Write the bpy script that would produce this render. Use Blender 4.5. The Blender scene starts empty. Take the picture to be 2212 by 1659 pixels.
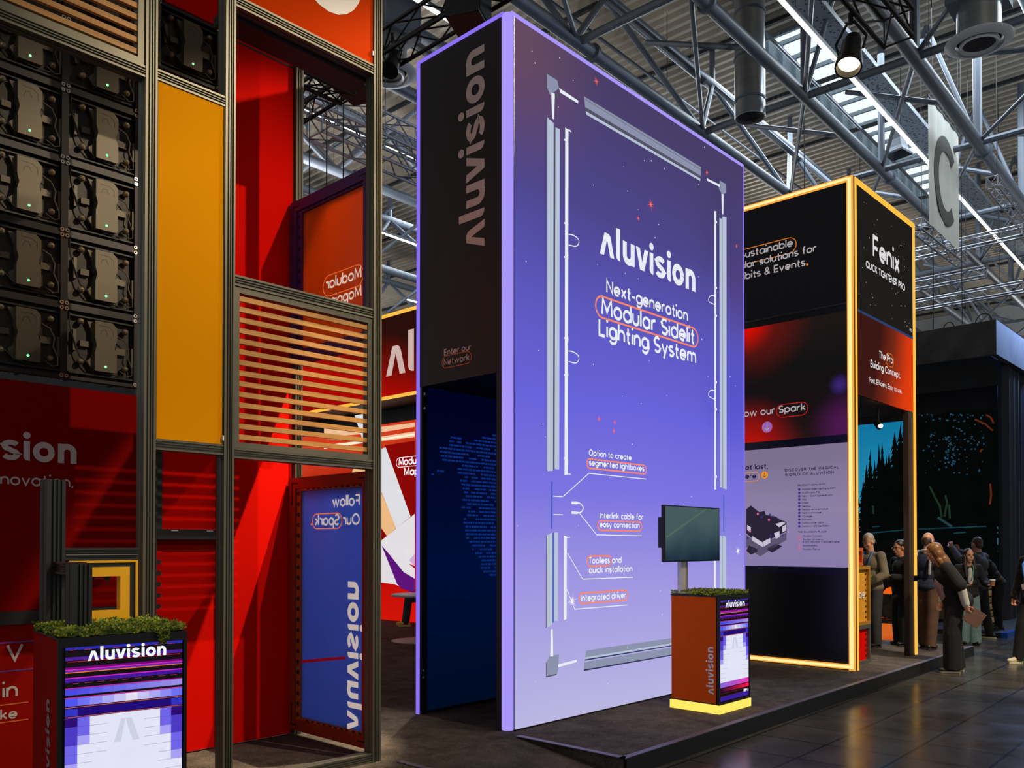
import bpy, bmesh, math, random
from math import sin, cos, pi, radians, sqrt, atan2
from mathutils import Vector, Matrix
random.seed(7)
sc = bpy.context.scene
COL = sc.collection
V = Vector

# ------------------------------------------------------------------ camera, world, big lights, exposure
CAM_Z = 1.525                     # eye above the carpeted platform (z = 0); the hall floor lies at HALL
HALL = -0.135
YAW, PITCH = radians(43.1185), radians(0.79557)
FPX, PX, PY = 1854.6387, 1106.0, 1151.5927
cam_d = bpy.data.cameras.new('camera')
cam_d.sensor_width = 36.0
cam_d.lens = 36.0 * FPX / 2212.0
cam_d.shift_y = (PY - 829.5) / 2212.0
cam_d.clip_end = 400
cam = bpy.data.objects.new('camera', cam_d)
COL.objects.link(cam)
cam.location = (0, 0, CAM_Z)
cam.rotation_euler = (pi / 2 + PITCH, 0, YAW - pi / 2)
sc.camera = cam

w = bpy.data.worlds.new('hall_air')
sc.world = w
w.use_nodes = True
wb = w.node_tree.nodes['Background']
wb.inputs['Color'].default_value = (0.80, 0.80, 0.82, 1)
wb.inputs['Strength'].default_value = 0.50

sc.view_settings.view_transform = 'Standard'
sc.view_settings.look = 'None'
sc.view_settings.exposure = 0.0
sc.view_settings.gamma = 1.0
sc.view_settings.use_curve_mapping = False


def lamp(name, kind, loc, target, energy, color, size=0.3, angle=40, blend=0.3, size_y=None):
    d = bpy.data.lights.new(name, kind)
    d.energy = energy
    d.color = color
    if kind == 'SPOT':
        d.spot_size = radians(angle)
        d.spot_blend = blend
        d.shadow_soft_size = size
    elif kind == 'AREA':
        d.size = size
        if size_y:
            d.shape = 'RECTANGLE'
            d.size_y = size_y
    else:
        d.shadow_soft_size = size
    o = bpy.data.objects.new(name, d)
    COL.objects.link(o)
    o.location = loc
    o.rotation_euler = (V(target) - V(loc)).to_track_quat('-Z', 'Y').to_euler()
    return o


WARM = (1.0, 0.80, 0.55)
lamp('truss_spot_front', 'SPOT', (5.0, 0.0, 7.1), (3.35, 5.2, 2.9), 1150, WARM, 0.04, 46, 0.7)
lamp('truss_spot_right', 'SPOT', (8.0, 3.0, 7.6), (3.4, 6.0, 3.0), 2300, WARM, 0.04, 36, 0.5)
lamp('truss_spot_platform', 'SPOT', (7.5, 0.2, 7.5), (7.0, 4.2, 0.2), 500, WARM, 0.1, 50, 0.8)
lamp('truss_spot_visitors', 'SPOT', (10.5, -1.0, 7.0), (12.8, 3.8, 0.9), 2800, (1.0, 0.82, 0.62), 0.15, 44, 0.8)
lamp('truss_spot_behind', 'SPOT', (7.2, 7.6, 6.9), (3.85, 5.5, 2.6), 1250, (1.0, .90, .78), 0.05, 50, 0.6)
lamp('truss_spot_side', 'SPOT', (5.5, 4.3, 7.1), (3.62, 5.6, 1.9), 3600, WARM, 0.03, 25, 0.35)
lamp('counter_fill_spot', 'SPOT', (4.4, 1.4, 7.0), (7.0, 4.3, 0.6), 420, WARM, 0.05, 22, 0.7)  # unseen spot added to brighten the counter's orange side
lamp('skylight_daylight', 'AREA', (24, 13, 14.6), (24, 13, 0), 3800, (0.82, 0.92, 1.0), 6, size_y=30)


for i_, (x_, y_) in enumerate(((8, -6), (30, -4), (12, 20), (32, 18), (46, 6), (24, 40), (46, 32))):
    lamp('roof_fill_light', 'AREA', (x_, y_, 8.6), (x_, y_, 20), 860, (1.0, 0.98, 0.95), 5)  # upward fill areas added to brighten the roof, not real fittings


# ------------------------------------------------------------------ picture point -> world point on a real plane
_F = V((cos(YAW) * cos(PITCH), sin(YAW) * cos(PITCH), sin(PITCH)))
_R = V((sin(YAW), -cos(YAW), 0))
_U = _R.cross(_F)
_C = V((0, 0, CAM_Z))


def ray(u, v):
    return _F + _R * ((u - PX) / FPX) - _U * ((v - PY) / FPX)


def ax(u, v, x):
    d = ray(u, v)
    return _C + d * (x / d.x)


def ay(u, v, y):
    d = ray(u, v)
    return _C + d * (y / d.y)


def az(u, v, z=0.0):
    d = ray(u, v)
    return _C + d * ((z - CAM_Z) / d.z)


# ------------------------------------------------------------------ materials
MATS = {}


def lin(c):
    return tuple(((x / 255.0) / 12.92 if x / 255.0 <= 0.04045 else ((x / 255.0 + 0.055) / 1.055) ** 2.4) for x in c)


def mat(name, rgb, rough=0.5, metal=0.0, var=0.12, scale=9.0, bump=0.0, stretch=None, spec=0.5, alpha=None, trans=0.0):
    """Principled surface whose colour (sRGB 0-255) varies with a procedural noise."""
    if name in MATS:
        return MATS[name]
    m = bpy.data.materials.new(name)
    m.use_nodes = True
    nt = m.node_tree
    b = nt.nodes['Principled BSDF']
    c = lin(rgb)
    tc = nt.nodes.new('ShaderNodeTexCoord')
    nz = nt.nodes.new('ShaderNodeTexNoise')
    nz.inputs['Scale'].default_value = scale
    nz.inputs['Detail'].default_value = 4
    if stretch:
        mp = nt.nodes.new('ShaderNodeMapping')
        mp.inputs['Scale'].default_value = stretch
        nt.links.new(tc.outputs['Object'], mp.inputs['Vector'])
        nt.links.new(mp.outputs['Vector'], nz.inputs['Vector'])
    else:
        nt.links.new(tc.outputs['Object'], nz.inputs['Vector'])
    rp = nt.nodes.new('ShaderNodeValToRGB')
    rp.color_ramp.elements[0].position = 0.3
    rp.color_ramp.elements[1].position = 0.7
    rp.color_ramp.elements[0].color = (*[max(0, x * (1 - var)) for x in c], 1)
    rp.color_ramp.elements[1].color = (*[min(1, x * (1 + var)) for x in c], 1)
    nt.links.new(nz.outputs['Fac'], rp.inputs['Fac'])
    nt.links.new(rp.outputs['Color'], b.inputs['Base Color'])
    b.inputs['Roughness'].default_value = rough
    b.inputs['Metallic'].default_value = metal
    b.inputs['Specular IOR Level'].default_value = spec
    if trans:
        b.inputs['Transmission Weight'].default_value = trans
    if alpha is not None:
        b.inputs['Alpha'].default_value = alpha
    if bump:
        bp = nt.nodes.new('ShaderNodeBump')
        bp.inputs['Strength'].default_value = bump
        bp.inputs['Distance'].default_value = 0.02
        nt.links.new(nz.outputs['Fac'], bp.inputs['Height'])
        nt.links.new(bp.outputs['Normal'], b.inputs['Normal'])
    MATS[name] = m
    return m


def glow(name, rgb, strength=1.0, var=0.03, scale=3.0):
    """Something that gives off light."""
    if name in MATS:
        return MATS[name]
    m = bpy.data.materials.new(name)
    m.use_nodes = True
    nt = m.node_tree
    nt.nodes.remove(nt.nodes['Principled BSDF'])
    e = nt.nodes.new('ShaderNodeEmission')
    tc = nt.nodes.new('ShaderNodeTexCoord')
    nz = nt.nodes.new('ShaderNodeTexNoise')
    nz.inputs['Scale'].default_value = scale
    nt.links.new(tc.outputs['Object'], nz.inputs['Vector'])
    rp = nt.nodes.new('ShaderNodeValToRGB')
    c = lin(rgb)
    rp.color_ramp.elements[0].color = (*[x * (1 - var) for x in c], 1)
    rp.color_ramp.elements[1].color = (*[min(1, x * (1 + var)) for x in c], 1)
    nt.links.new(nz.outputs['Fac'], rp.inputs['Fac'])
    nt.links.new(rp.outputs['Color'], e.inputs['Color'])
    e.inputs['Strength'].default_value = strength
    nt.links.new(e.outputs[0], nt.nodes['Material Output'].inputs['Surface'])
    MATS[name] = m
    return m


def screen(name, stops, axis='Z', lo=0.0, hi=1.0, strength=1.0, noise=0.0, nscale=1.2, tilt=None, blobs=()):
    """Lit print or screen: colour artwork along one object axis, softened by noise, plus soft coloured blobs
    (x, y, z, radius, rgb) that belong to the artwork."""
    m = bpy.data.materials.new(name)
    m.use_nodes = True
    nt = m.node_tree
    nt.nodes.remove(nt.nodes['Principled BSDF'])
    N = nt.nodes.new
    L = nt.links.new
    e = N('ShaderNodeEmission')
    e.inputs['Strength'].default_value = strength
    tc = N('ShaderNodeTexCoord')
    sx = N('ShaderNodeSeparateXYZ')
    L(tc.outputs['Object'], sx.inputs[0])
    mr = N('ShaderNodeMapRange')
    mr.inputs['From Min'].default_value = lo
    mr.inputs['From Max'].default_value = hi
    src = sx.outputs[axis]
    if tilt:                                   # (axis, amount): diagonal artwork
        ma = N('ShaderNodeMath')
        ma.operation = 'MULTIPLY_ADD'
        L(sx.outputs[tilt[0]], ma.inputs[0])
        ma.inputs[1].default_value = tilt[1]
        L(src, ma.inputs[2])
        src = ma.outputs[0]
    if noise:
        nz = N('ShaderNodeTexNoise')
        nz.inputs['Scale'].default_value = nscale
        L(tc.outputs['Object'], nz.inputs['Vector'])
        ma = N('ShaderNodeMath')
        ma.operation = 'MULTIPLY_ADD'
        L(nz.outputs['Fac'], ma.inputs[0])
        ma.inputs[1].default_value = noise
        L(src, ma.inputs[2])
        src = ma.outputs[0]
    L(src, mr.inputs['Value'])
    rp = N('ShaderNodeValToRGB')
    cr = rp.color_ramp
    while len(cr.elements) < len(stops):
        cr.elements.new(0.5)
    for el, (p, c) in zip(cr.elements, stops):
        el.position = p
        el.color = (*lin(c), 1)
    L(mr.outputs[0], rp.inputs['Fac'])
    out = rp.outputs['Color']
    for (x, y, z, r, c) in blobs:
        d = N('ShaderNodeVectorMath')
        d.operation = 'DISTANCE'
        L(tc.outputs['Object'], d.inputs[0])
        d.inputs[1].default_value = (x, y, z)
        f = N('ShaderNodeMapRange')
        f.interpolation_type = 'SMOOTHSTEP'
        f.inputs['From Min'].default_value = 0
        f.inputs['From Max'].default_value = r
        f.inputs['To Min'].default_value = 1
        f.inputs['To Max'].default_value = 0
        L(d.outputs['Value'], f.inputs['Value'])
        mx = N('ShaderNodeMix')
        mx.data_type = 'RGBA'
        L(f.outputs[0], mx.inputs[0])
        L(out, mx.inputs[6])
        mx.inputs[7].default_value = (*lin(c), 1)
        out = mx.outputs[2]
    L(out, e.inputs['Color'])
    L(e.outputs[0], nt.nodes['Material Output'].inputs['Surface'])
    return m


# ------------------------------------------------------------------ mesh building
WLOC = {}


class MB:
    def __init__(s):
        s.v, s.f, s.mi, s.cur = [], [], [], 0

    def add(s, vs, fs):
        o = len(s.v)
        s.v += [tuple(p) for p in vs]
        s.f += [tuple(i + o for i in f) for f in fs]
        s.mi += [s.cur] * len(fs)

    def box(s, x0, x1, y0, y1, z0, z1, R=None, c=None):
        vs = [V((x, y, z)) for z in (z0, z1) for y in (y0, y1) for x in (x0, x1)]
        if R is not None:
            vs = [R @ p + (c or V()) for p in vs]
        s.add(vs, [(0, 2, 3, 1), (4, 5, 7, 6), (0, 1, 5, 4), (2, 6, 7, 3), (0, 4, 6, 2), (1, 3, 7, 5)])
        return s

    def poly(s, pts):
        s.add(pts, [tuple(range(len(pts)))])
        return s

    def prism(s, pts, vec):
        n = len(pts)
        vec = V(vec)
        a = [V(p) for p in pts]
        s.add(a + [p + vec for p in a], [tuple(range(n))[::-1], tuple(range(n, 2 * n))] +
              [(i, (i + 1) % n, (i + 1) % n + n, i + n) for i in range(n)])
        return s

    def tube(s, p, q, r, n=8, r2=None, caps=True):
        p, q = V(p), V(q)
        d = (q - p)
        if d.length < 1e-6:
            return s
        d.normalize()
        a = d.orthogonal().normalized()
        b = d.cross(a)
        r2 = r if r2 is None else r2
        vs = [p + (a * cos(2 * pi * i / n) + b * sin(2 * pi * i / n)) * r for i in range(n)]
        vs += [q + (a * cos(2 * pi * i / n) + b * sin(2 * pi * i / n)) * r2 for i in range(n)]
        fs = [(i, (i + 1) % n, (i + 1) % n + n, i + n) for i in range(n)]
        if caps:
            fs += [tuple(range(n))[::-1], tuple(range(n, 2 * n))]
        s.add(vs, fs)
        return s

    def path(s, pts, r, n=6):
        pts = [V(p) for p in pts]
        rings = []
        a = None
        for i, p in enumerate(pts):
            d = (pts[min(i + 1, len(pts) - 1)] - pts[max(i - 1, 0)]).normalized()
            a = d.orthogonal().normalized() if a is None else (a - d * a.dot(d)).normalized()
            b = d.cross(a)
            rings.append([p + (a * cos(2 * pi * k / n) + b * sin(2 * pi * k / n)) * r for k in range(n)])
        vs = [q for g in rings for q in g]
        fs = []
        for i in range(len(rings) - 1):
            for k in range(n):
                fs.append((i * n + k, i * n + (k + 1) % n, (i + 1) * n + (k + 1) % n, (i + 1) * n + k))
        fs += [tuple(range(n))[::-1], tuple(range((len(rings) - 1) * n, len(rings) * n))]
        s.add(vs, fs)
        return s

    def lathe(s, prof, c, n=24, R=None):
        c = V(c)
        vs, fs = [], []
        for (r, z) in prof:
            for k in range(n):
                p = V((r * cos(2 * pi * k / n), r * sin(2 * pi * k / n), z))
                vs.append((R @ p if R else p) + c)
        for i in range(len(prof) - 1):
            for k in range(n):
                fs.append((i * n + k, i * n + (k + 1) % n, (i + 1) * n + (k + 1) % n, (i + 1) * n + k))
        s.add(vs, fs)
        return s

    def ball(s, c, r, n=10, m=7, R=None):
        c = V(c)
        rx, ry, rz = (r, r, r) if not isinstance(r, (tuple, list)) else r
        vs = [V((0, 0, -rz))]
        for i in range(1, m):
            t = -pi / 2 + pi * i / m
            for k in range(n):
                vs.append(V((rx * cos(t) * cos(2 * pi * k / n), ry * cos(t) * sin(2 * pi * k / n), rz * sin(t))))
        vs.append(V((0, 0, rz)))
        if R is not None:
            vs = [R @ p for p in vs]
        vs = [p + c for p in vs]
        fs = [(0, 1 + (k + 1) % n, 1 + k) for k in range(n)]
        for i in range(m - 2):
            for k in range(n):
                a = 1 + i * n
                fs.append((a + k, a + (k + 1) % n, a + n + (k + 1) % n, a + n + k))
        a = 1 + (m - 2) * n
        fs += [(a + k, a + (k + 1) % n, len(vs) - 1) for k in range(n)]
        s.add(vs, fs)
        return s

    def line(s, pts, wd, up, nrm=None):
        """flat printed line of width wd through pts lying in the plane spanned by up and the run"""
        pts = [V(p) for p in pts]
        n = V(nrm)
        for p, q in zip(pts, pts[1:]):
            d = (q - p).normalized()
            t = d.cross(n).normalized() * wd / 2
            e = d * wd * 0.3
            s.poly([p - e - t, q + e - t, q + e + t, p - e + t])
        return s

    def build(s, name, m, parent=None, smooth=False, bevel=0.0, world=True, loc=None):
        me = bpy.data.meshes.new(name)
        if parent is not None:
            off = WLOC.get(parent.name, V()) if world else V()
        else:
            if loc is None:
                xs = [p[0] for p in s.v]
                ys = [p[1] for p in s.v]
                zs = [p[2] for p in s.v]
                loc = V(((min(xs) + max(xs)) / 2, (min(ys) + max(ys)) / 2, min(zs)))
            off = V(loc)
        me.from_pydata([(p[0] - off.x, p[1] - off.y, p[2] - off.z) for p in s.v], [], s.f)
        ms = m if isinstance(m, (list, tuple)) else [m]
        for k in ms:
            me.materials.append(k)
        if len(ms) > 1:
            me.polygons.foreach_set('material_index', s.mi)
        if smooth:
            me.polygons.foreach_set('use_smooth', [True] * len(me.polygons))
            try:
                me.set_sharp_from_angle(angle=radians(40))
            except Exception:
                pass
        me.update()
        o = bpy.data.objects.new(name, me)
        COL.objects.link(o)
        if parent is not None:
            o.parent = parent
            WLOC[o.name] = off
        else:
            o.location = off
            WLOC[o.name] = off
        if bevel:
            bv = o.modifiers.new('bevel', 'BEVEL')
            bv.width = bevel
            bv.segments = 2
            bv.limit_method = 'ANGLE'
        return o


def empty(name, loc, rz=0.0):
    o = bpy.data.objects.new(name, None)
    COL.objects.link(o)
    o.location = loc
    o.rotation_euler = (0, 0, rz)
    o.empty_display_size = 0.1
    WLOC[o.name] = V(loc)
    return o


def tag(o, label, cat, group=None):
    o['label'] = label
    o['category'] = cat
    if group:
        o['group'] = group
    return o


def thing(name, loc, label, cat, group=None, rz=0.0):
    return tag(empty(name, loc, rz), label, cat, group)


def struct(o):
    o['kind'] = 'structure'
    return o


def copy_tree(o, parent=None):
    c = o.copy()
    COL.objects.link(c)
    c.parent = parent
    for ch in list(o.children):
        copy_tree(ch, c)
    return c


# ------------------------------------------------------------------ lettering
def arc(cx, cy, r, a0, a1, n=10, ry=None):
    ry = r if ry is None else ry
    return [(cx + r * cos(radians(a0 + (a1 - a0) * i / n)), cy + ry * sin(radians(a0 + (a1 - a0) * i / n))) for i in range(n + 1)]


def ribbon(pts, wd):
    """quads of a constant-width stroke with mitred joints"""
    n = len(pts)
    L, R = [], []
    for i in range(n):
        p = V(pts[i]).to_2d()
        a = V(pts[max(i - 1, 0)]).to_2d()
        b = V(pts[min(i + 1, n - 1)]).to_2d()
        d0 = (p - a).normalized() if i else (b - p).normalized()
        d1 = (b - p).normalized() if i < n - 1 else d0
        t = (d0 + d1)
        t = t.normalized() if t.length > 1e-5 else d1
        nn = V((-t.y, t.x))
        k = wd / 2 / max(0.5, abs(nn.dot(V((-d1.y, d1.x)))))
        L.append(p + nn * k)
        R.append(p - nn * k)
    return [[(R[i].x, R[i].y), (R[i + 1].x, R[i + 1].y), (L[i + 1].x, L[i + 1].y), (L[i].x, L[i].y)] for i in range(n - 1)]


W_ = 0.30


def _logo():
    w = W_
    g = {}
    # upturned v: straight left leg, rounded shoulder, straight right leg
    g['A'] = ([[(0, 0), (0.30, 0), (0.52, 0.74), (0.74, 0), (1.04, 0), (0.80, 0.80), (0.74, 0.93), (0.62, 1.0), (0.34, 1.0)]], 1.04)
    g['l'] = ([[(0, 1.42), (w, 1.42), (w, 0.0), (0.16, 0.02), (0.05, 0.08), (0, 0.2)]], w)
    g['u'] = (ribbon([(w / 2, 1.0)] + arc(0.45, 0.40, 0.30, 180, 360, 12, 0.28) + [(0.75, 1.0)], w) + [[(0.60, 0.0), (0.90, 0.0), (0.90, 0.5), (0.60, 0.5)]], 0.90)
    g['v'] = ([[(0, 1), (0.31, 1), (0.50, 0.38), (0.69, 1), (1.0, 1), (0.67, 0), (0.33, 0)]], 1.0)
    dot = [[(w / 2 + 0.175 * cos(2 * pi * k / 16), 1.29 + 0.175 * sin(2 * pi * k / 16)) for k in range(16)]]
    g['i'] = ([[(0, 1.0), (w, 1.0), (w, 0.0), (0.16, 0.02), (0.05, 0.08), (0, 0.2)]] + dot, w)
    s_ = arc(0.43, 0.715, 0.29, 20, 180, 9, 0.17) + arc(0.43, 0.715, 0.29, 180, 258, 5, 0.185) + arc(0.43, 0.285, 0.30, 78, 0, 5, 0.185) + arc(0.43, 0.285, 0.30, 0, -160, 9, 0.17)
    g['s'] = (ribbon(s_, w * 0.84), 0.86)
    g['o'] = (ribbon(arc(0.50, 0.5, 0.365, 0, 360, 26, 0.37), w), 1.0)
    g['n'] = ([[(0, 1.0), (w, 1.0), (w, 0.0), (0, 0.0)]] + ribbon([(w / 2, 0.45)] + arc(0.455, 0.58, 0.305, 180, 0, 12, 0.29) + [(0.76, 0.0)], w), 0.91)
    return g


LOGO = _logo()
GAP = {'Al': 0.14, 'lu': 0.20, 'uv': 0.10, 'vi': 0.10, 'is': 0.15, 'si': 0.15, 'io': 0.15, 'on': 0.17}


def logo_polys(word):
    x, out = 0.0, []
    for i, ch in enumerate(word):
        ps, adv = LOGO[ch]
        out += [[(px + x, py) for px, py in p] for p in ps]
        x += adv + (GAP.get(word[i:i + 2], 0.1) if i < len(word) - 1 else 0)
    return out, x


_FC = {}


# geometric sans drawn as strokes: p = polyline, c = arc (cx, cy, rx, ry, a0, a1)
def _glyphs():
    X, C, Dn, A_ = .52, .72, -.20, .76

    def c(cx, cy, r_x, r_y, a0, a1, n=14):
        return arc(cx, cy, r_x, a0, a1, n, r_y)
    O = c(.25, .26, .25, .26, 0, 360, 24)
    arch = [(0, .26)] + c(.21, .29, .21, .23, 180, 0, 10) + [(.42, 0)]
    cup = [(0, X)] + c(.21, .23, .21, .23, 180, 360, 10) + [(.42, X)]
    S1 = c(.17, .385, .17, .135, 40, 180, 8) + c(.17, .385, .17, .125, 180, 262, 5) + c(.17, .135, .175, .125, 82, 0, 5) + c(.17, .135, .175, .135, 0, -145, 8)
    SU = c(.22, .535, .22, .185, 40, 180, 8) + c(.22, .535, .22, .175, 180, 262, 5) + c(.22, .185, .23, .175, 82, 0, 5) + c(.22, .185, .23, .185, 0, -145, 8)
    dot = 'dot'
    g = {
        'a': ([O, [(.5, X), (.5, 0)]], .5), 'b': ([O, [(0, A_), (0, 0)]], .5), 'c': ([c(.25, .26, .25, .26, 48, 312)], .43), 'd': ([O, [(.5, A_), (.5, 0)]], .5),
        'e': ([[(.03, .26), (.5, .26)] + c(.25, .26, .25, .26, 0, 306, 20)], .5), 'f': ([[(.11, 0), (.11, .60)] + c(.26, .61, .15, .15, 180, 85, 6), [(0, .47), (.26, .47)]], .28),
        'g': ([O, [(.5, X), (.5, 0)] + c(.25, 0, .25, .20, 0, -150, 10)], .5), 'h': ([[(0, A_), (0, 0)], arch], .42), 'i': ([[(0, X), (0, 0)], (dot, 0, .69)], 0.0),
        'j': ([[(.08, X), (.08, -.1), (.0, -.2)], (dot, .08, .69)], .08), 'k': ([[(0, A_), (0, 0)], [(0, .2), (.36, X)], [(.13, .31), (.39, 0)]], .39), 'l': ([[(0, A_), (0, 0)]], 0.0),
        'm': ([[(0, X), (0, 0)], [(0, .26)] + c(.18, .31, .18, .21, 180, 0, 9) + [(.36, 0)], [(.36, .26)] + c(.54, .31, .18, .21, 180, 0, 9) + [(.72, 0)]], .72),
        'n': ([[(0, X), (0, 0)], arch], .42), 'o': ([O], .5), 'p': ([O, [(0, X), (0, Dn)]], .5), 'q': ([O, [(.5, X), (.5, Dn)]], .5),
        'r': ([[(0, X), (0, 0)], [(0, .26)] + c(.21, .29, .21, .23, 180, 70, 7)], .27), 's': ([S1], .345), 't': ([[(.11, .70), (.11, .13)] + c(.23, .12, .12, .12, 180, 280, 5), [(0, .47), (.27, .47)]], .27),
        'u': ([cup, [(.42, X), (.42, 0)]], .42), 'v': ([[(0, X), (.22, 0), (.44, X)]], .44), 'w': ([[(0, X), (.18, 0), (.36, X), (.54, 0), (.72, X)]], .72), 'x': ([[(0, X), (.40, 0)], [(.40, X), (0, 0)]], .4),
        'y': ([[(0, X), (.23, .02)], [(.46, X), (.14, Dn)]], .46), 'z': ([[(0, X), (.36, X), (0, 0), (.38, 0)]], .38),
        'A': ([[(0, 0), (.31, C), (.62, 0)], [(.11, .22), (.51, .22)]], .62), 'B': ([[(0, 0), (0, C), (.25, C)] + c(.25, .55, .19, .17, 90, -90, 8) + [(0, .38)], [(.25, .38)] + c(.27, .19, .22, .19, 90, -90, 8) + [(0, 0)]], .48),
        'C': ([c(.36, .36, .36, .36, 48, 312, 20)], .62), 'D': ([[(0, 0), (0, C), (.22, C)] + c(.22, .36, .36, .36, 90, -90, 14) + [(0, 0)]], .58), 'E': ([[(.42, C), (0, C), (0, 0), (.42, 0)], [(0, .37), (.38, .37)]], .42),
        'F': ([[(.40, C), (0, C), (0, 0)], [(0, .36), (.36, .36)]], .40), 'G': ([c(.36, .36, .36, .36, 48, 360, 22) + [(.40, .36)]], .72), 'H': ([[(0, 0), (0, C)], [(.52, 0), (.52, C)], [(0, .37), (.52, .37)]], .52), 'I': ([[(0, 0), (0, C)]], 0.0),
        'K': ([[(0, 0), (0, C)], [(0, .26), (.46, C)], [(.18, .43), (.50, 0)]], .5), 'L': ([[(0, C), (0, 0), (.38, 0)]], .38), 'M': ([[(0, 0), (.04, C), (.33, .16), (.62, C), (.66, 0)]], .66), 'N': ([[(0, 0), (0, C), (.52, 0), (.52, C)]], .52),
        'O': ([c(.37, .36, .37, .36, 0, 360, 30)], .74), 'P': ([[(0, 0), (0, C), (.24, C)] + c(.24, .52, .21, .20, 90, -90, 9) + [(0, .32)]], .45), 'Q': ([c(.37, .36, .37, .36, 0, 360, 30), [(.44, .2), (.70, -.02)]], .74),
        'R': ([[(0, 0), (0, C), (.24, C)] + c(.24, .52, .21, .20, 90, -90, 9) + [(0, .32)], [(.24, .32), (.46, 0)]], .46), 'S': ([SU], .45), 'T': ([[(0, C), (.5, C)], [(.25, C), (.25, 0)]], .5), 'U': ([[(0, C)] + c(.25, .25, .25, .25, 180, 360, 12) + [(.5, C)]], .5),
        'V': ([[(0, C), (.3, 0), (.6, C)]], .6), 'W': ([[(0, C), (.22, 0), (.44, C), (.66, 0), (.88, C)]], .88), 'Y': ([[(0, C), (.28, .34), (.56, C)], [(.28, .34), (.28, 0)]], .56), 'X': ([[(0, C), (.5, 0)], [(.5, C), (0, 0)]], .5),
        'Z': ([[(0, C), (.46, C), (0, 0), (.48, 0)]], .48), 'J': ([[(.3, C), (.3, .2)] + c(.15, .17, .15, .17, 0, -160, 8)], .3),
        '1': ([[(0, .58), (.16, C), (.16, 0)]], .16), '2': ([c(.2, .52, .2, .2, 170, -35, 10) + [(0, 0), (.42, 0)]], .42), '5': ([[(.38, C), (.07, C), (.03, .41)] + c(.19, .23, .2, .23, 115, -150, 12)], .4), '6': ([c(.22, .22, .22, .22, 0, 360, 18), [(.03, .30), (.26, C)]], .44),
        '.': ([(dot, .02, .045)], .04), ',': ([[(.05, .06), (.0, -.12)]], .05), '-': ([[(0, .27), (.26, .27)]], .26), '+': ([[(0, .3), (.36, .3)], [(.18, .48), (.18, .12)]], .36), '(': ([c(.35, .27, .35, .5, 125, 235, 8)], .15), ')': ([c(-.2, .27, .35, .5, 55, -55, 8)], .15),
        '&': ([[(.54, 0), (.14, .47)] + c(.25, .56, .14, .15, 200, -20, 9) + [(.34, .43), (.10, .28)] + c(.20, .16, .19, .16, 140, 330, 9) + [(.50, .30)]], .54), ' ': ([], .20),
    }
    return g


GLY = _glyphs()


def font_mesh(s, bold, space):
    k = (s, bold, space)
    if k in _FC:
        return _FC[k]
    wd = .088 + bold * 2.2
    h = wd / 2

    def ym(y):
        pts = ((-.20, -.20 + h), (0, h), (.52, .52 - h), (.76, .76 - h))
        for (a, fa), (b, fb) in zip(pts, pts[1:]):
            if y <= b:
                return fa + (fb - fa) * (y - a) / (b - a)
        return y - h
    vs, fs, x = [], [], 0.0
    for ch in s:
        st, adv = GLY.get(ch, GLY[' '])
        for p in st:
            if p and p[0] == 'dot':
                r = wd * .62
                polys = [[(p[1] + r * cos(q * pi / 5), p[2] + r * sin(q * pi / 5)) for q in range(10)]]
                if ch == '.':
                    polys = [[(a, b - .045 + r) for a, b in polys[0]]]
            else:
                polys = ribbon([(a, ym(b)) for a, b in p], wd)
            for q in polys:
                fs.append(tuple(range(len(vs), len(vs) + len(q))))
                vs += [(a * .9 + x + h, b) for a, b in q]
        x += adv * .9 + wd + (.050 - bold) * (1 if ch != ' ' else 0.3) + (space - 1) * .6
    _FC[k] = (vs, fs)
    return _FC[k]


def put_text(mb, s, P0, P1, up, font='f', bold=0.012, vis=None, hs=1.0, space=1.0):
    """Lay a word on a surface so that its baseline (or that of its visible piece vis) runs from P0 to P1."""
    P0, P1, up = V(P0), V(P1), V(up).normalized()
    d = P1 - P0
    d = d - up * d.dot(up)
    Wd = d.length
    d.normalize()
    if font == 'logo':
        pl, full = logo_polys(s)
        vw, x0 = full, 0.0
        if vis:
            vw = logo_polys(vis)[1]
            x0 = full - vw if s.endswith(vis) else 0.0
        k = Wd / vw
        nn = d.cross(up) * 0.00003
        for j, p in enumerate(pl):
            mb.poly([P0 + d * ((a - x0) * k) + up * (b * k * hs) + nn * j for a, b in p])
        return k
    vs, fs = font_mesh(s, bold, space)
    x0, x1 = min(a for a, b in vs), max(a for a, b in vs)
    if vis:
        q = font_mesh(vis, bold, space)[0]
        vw = max(a for a, b in q) - min(a for a, b in q)
        if s.endswith(vis):
            x0 = x1 - vw
    else:
        vw = x1 - x0
    k = Wd / vw
    nn = d.cross(up) * 0.000004
    for j, f in enumerate(fs):
        mb.poly([P0 + d * ((vs[q][0] - x0) * k) + up * (vs[q][1] * k * hs) + nn * j for q in f])
    return k


def capsule(mb, P0, P1, up, h0, h1, wd, nrm):
    """thin rounded outline drawn round a word; P0-P1 its ends on the baseline, h0/h1 below and above it"""
    P0, P1, up = V(P0), V(P1), V(up).normalized()
    d = (P1 - P0)
    d = d - up * d.dot(up)
    Wd = d.length
    d.normalize()
    r = (h1 - h0) / 2
    cy = (h1 + h0) / 2
    r = min(r, Wd / 2)
    ring = arc(r, cy, r, 90, 270, 10) + arc(Wd - r, cy, r, -90, 90, 10)
    ring.append(ring[0])
    for q in ribbon(ring, wd):
        mb.poly([P0 + d * a + up * b for a, b in q])


Z = V((0, 0, 1))
# ================================================================== THE HALL: floors, roof, far walls
_a = radians(1.5)
E1, E2 = V((cos(_a), sin(_a), 0)), V((-sin(_a), cos(_a), 0))


def hp(h1, h2, z):
    return E1 * h1 + E2 * h2 + Z * z


def hz(u, v, z):
    p = az(u, v, z)
    return p.dot(E1), p.dot(E2)


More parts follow.
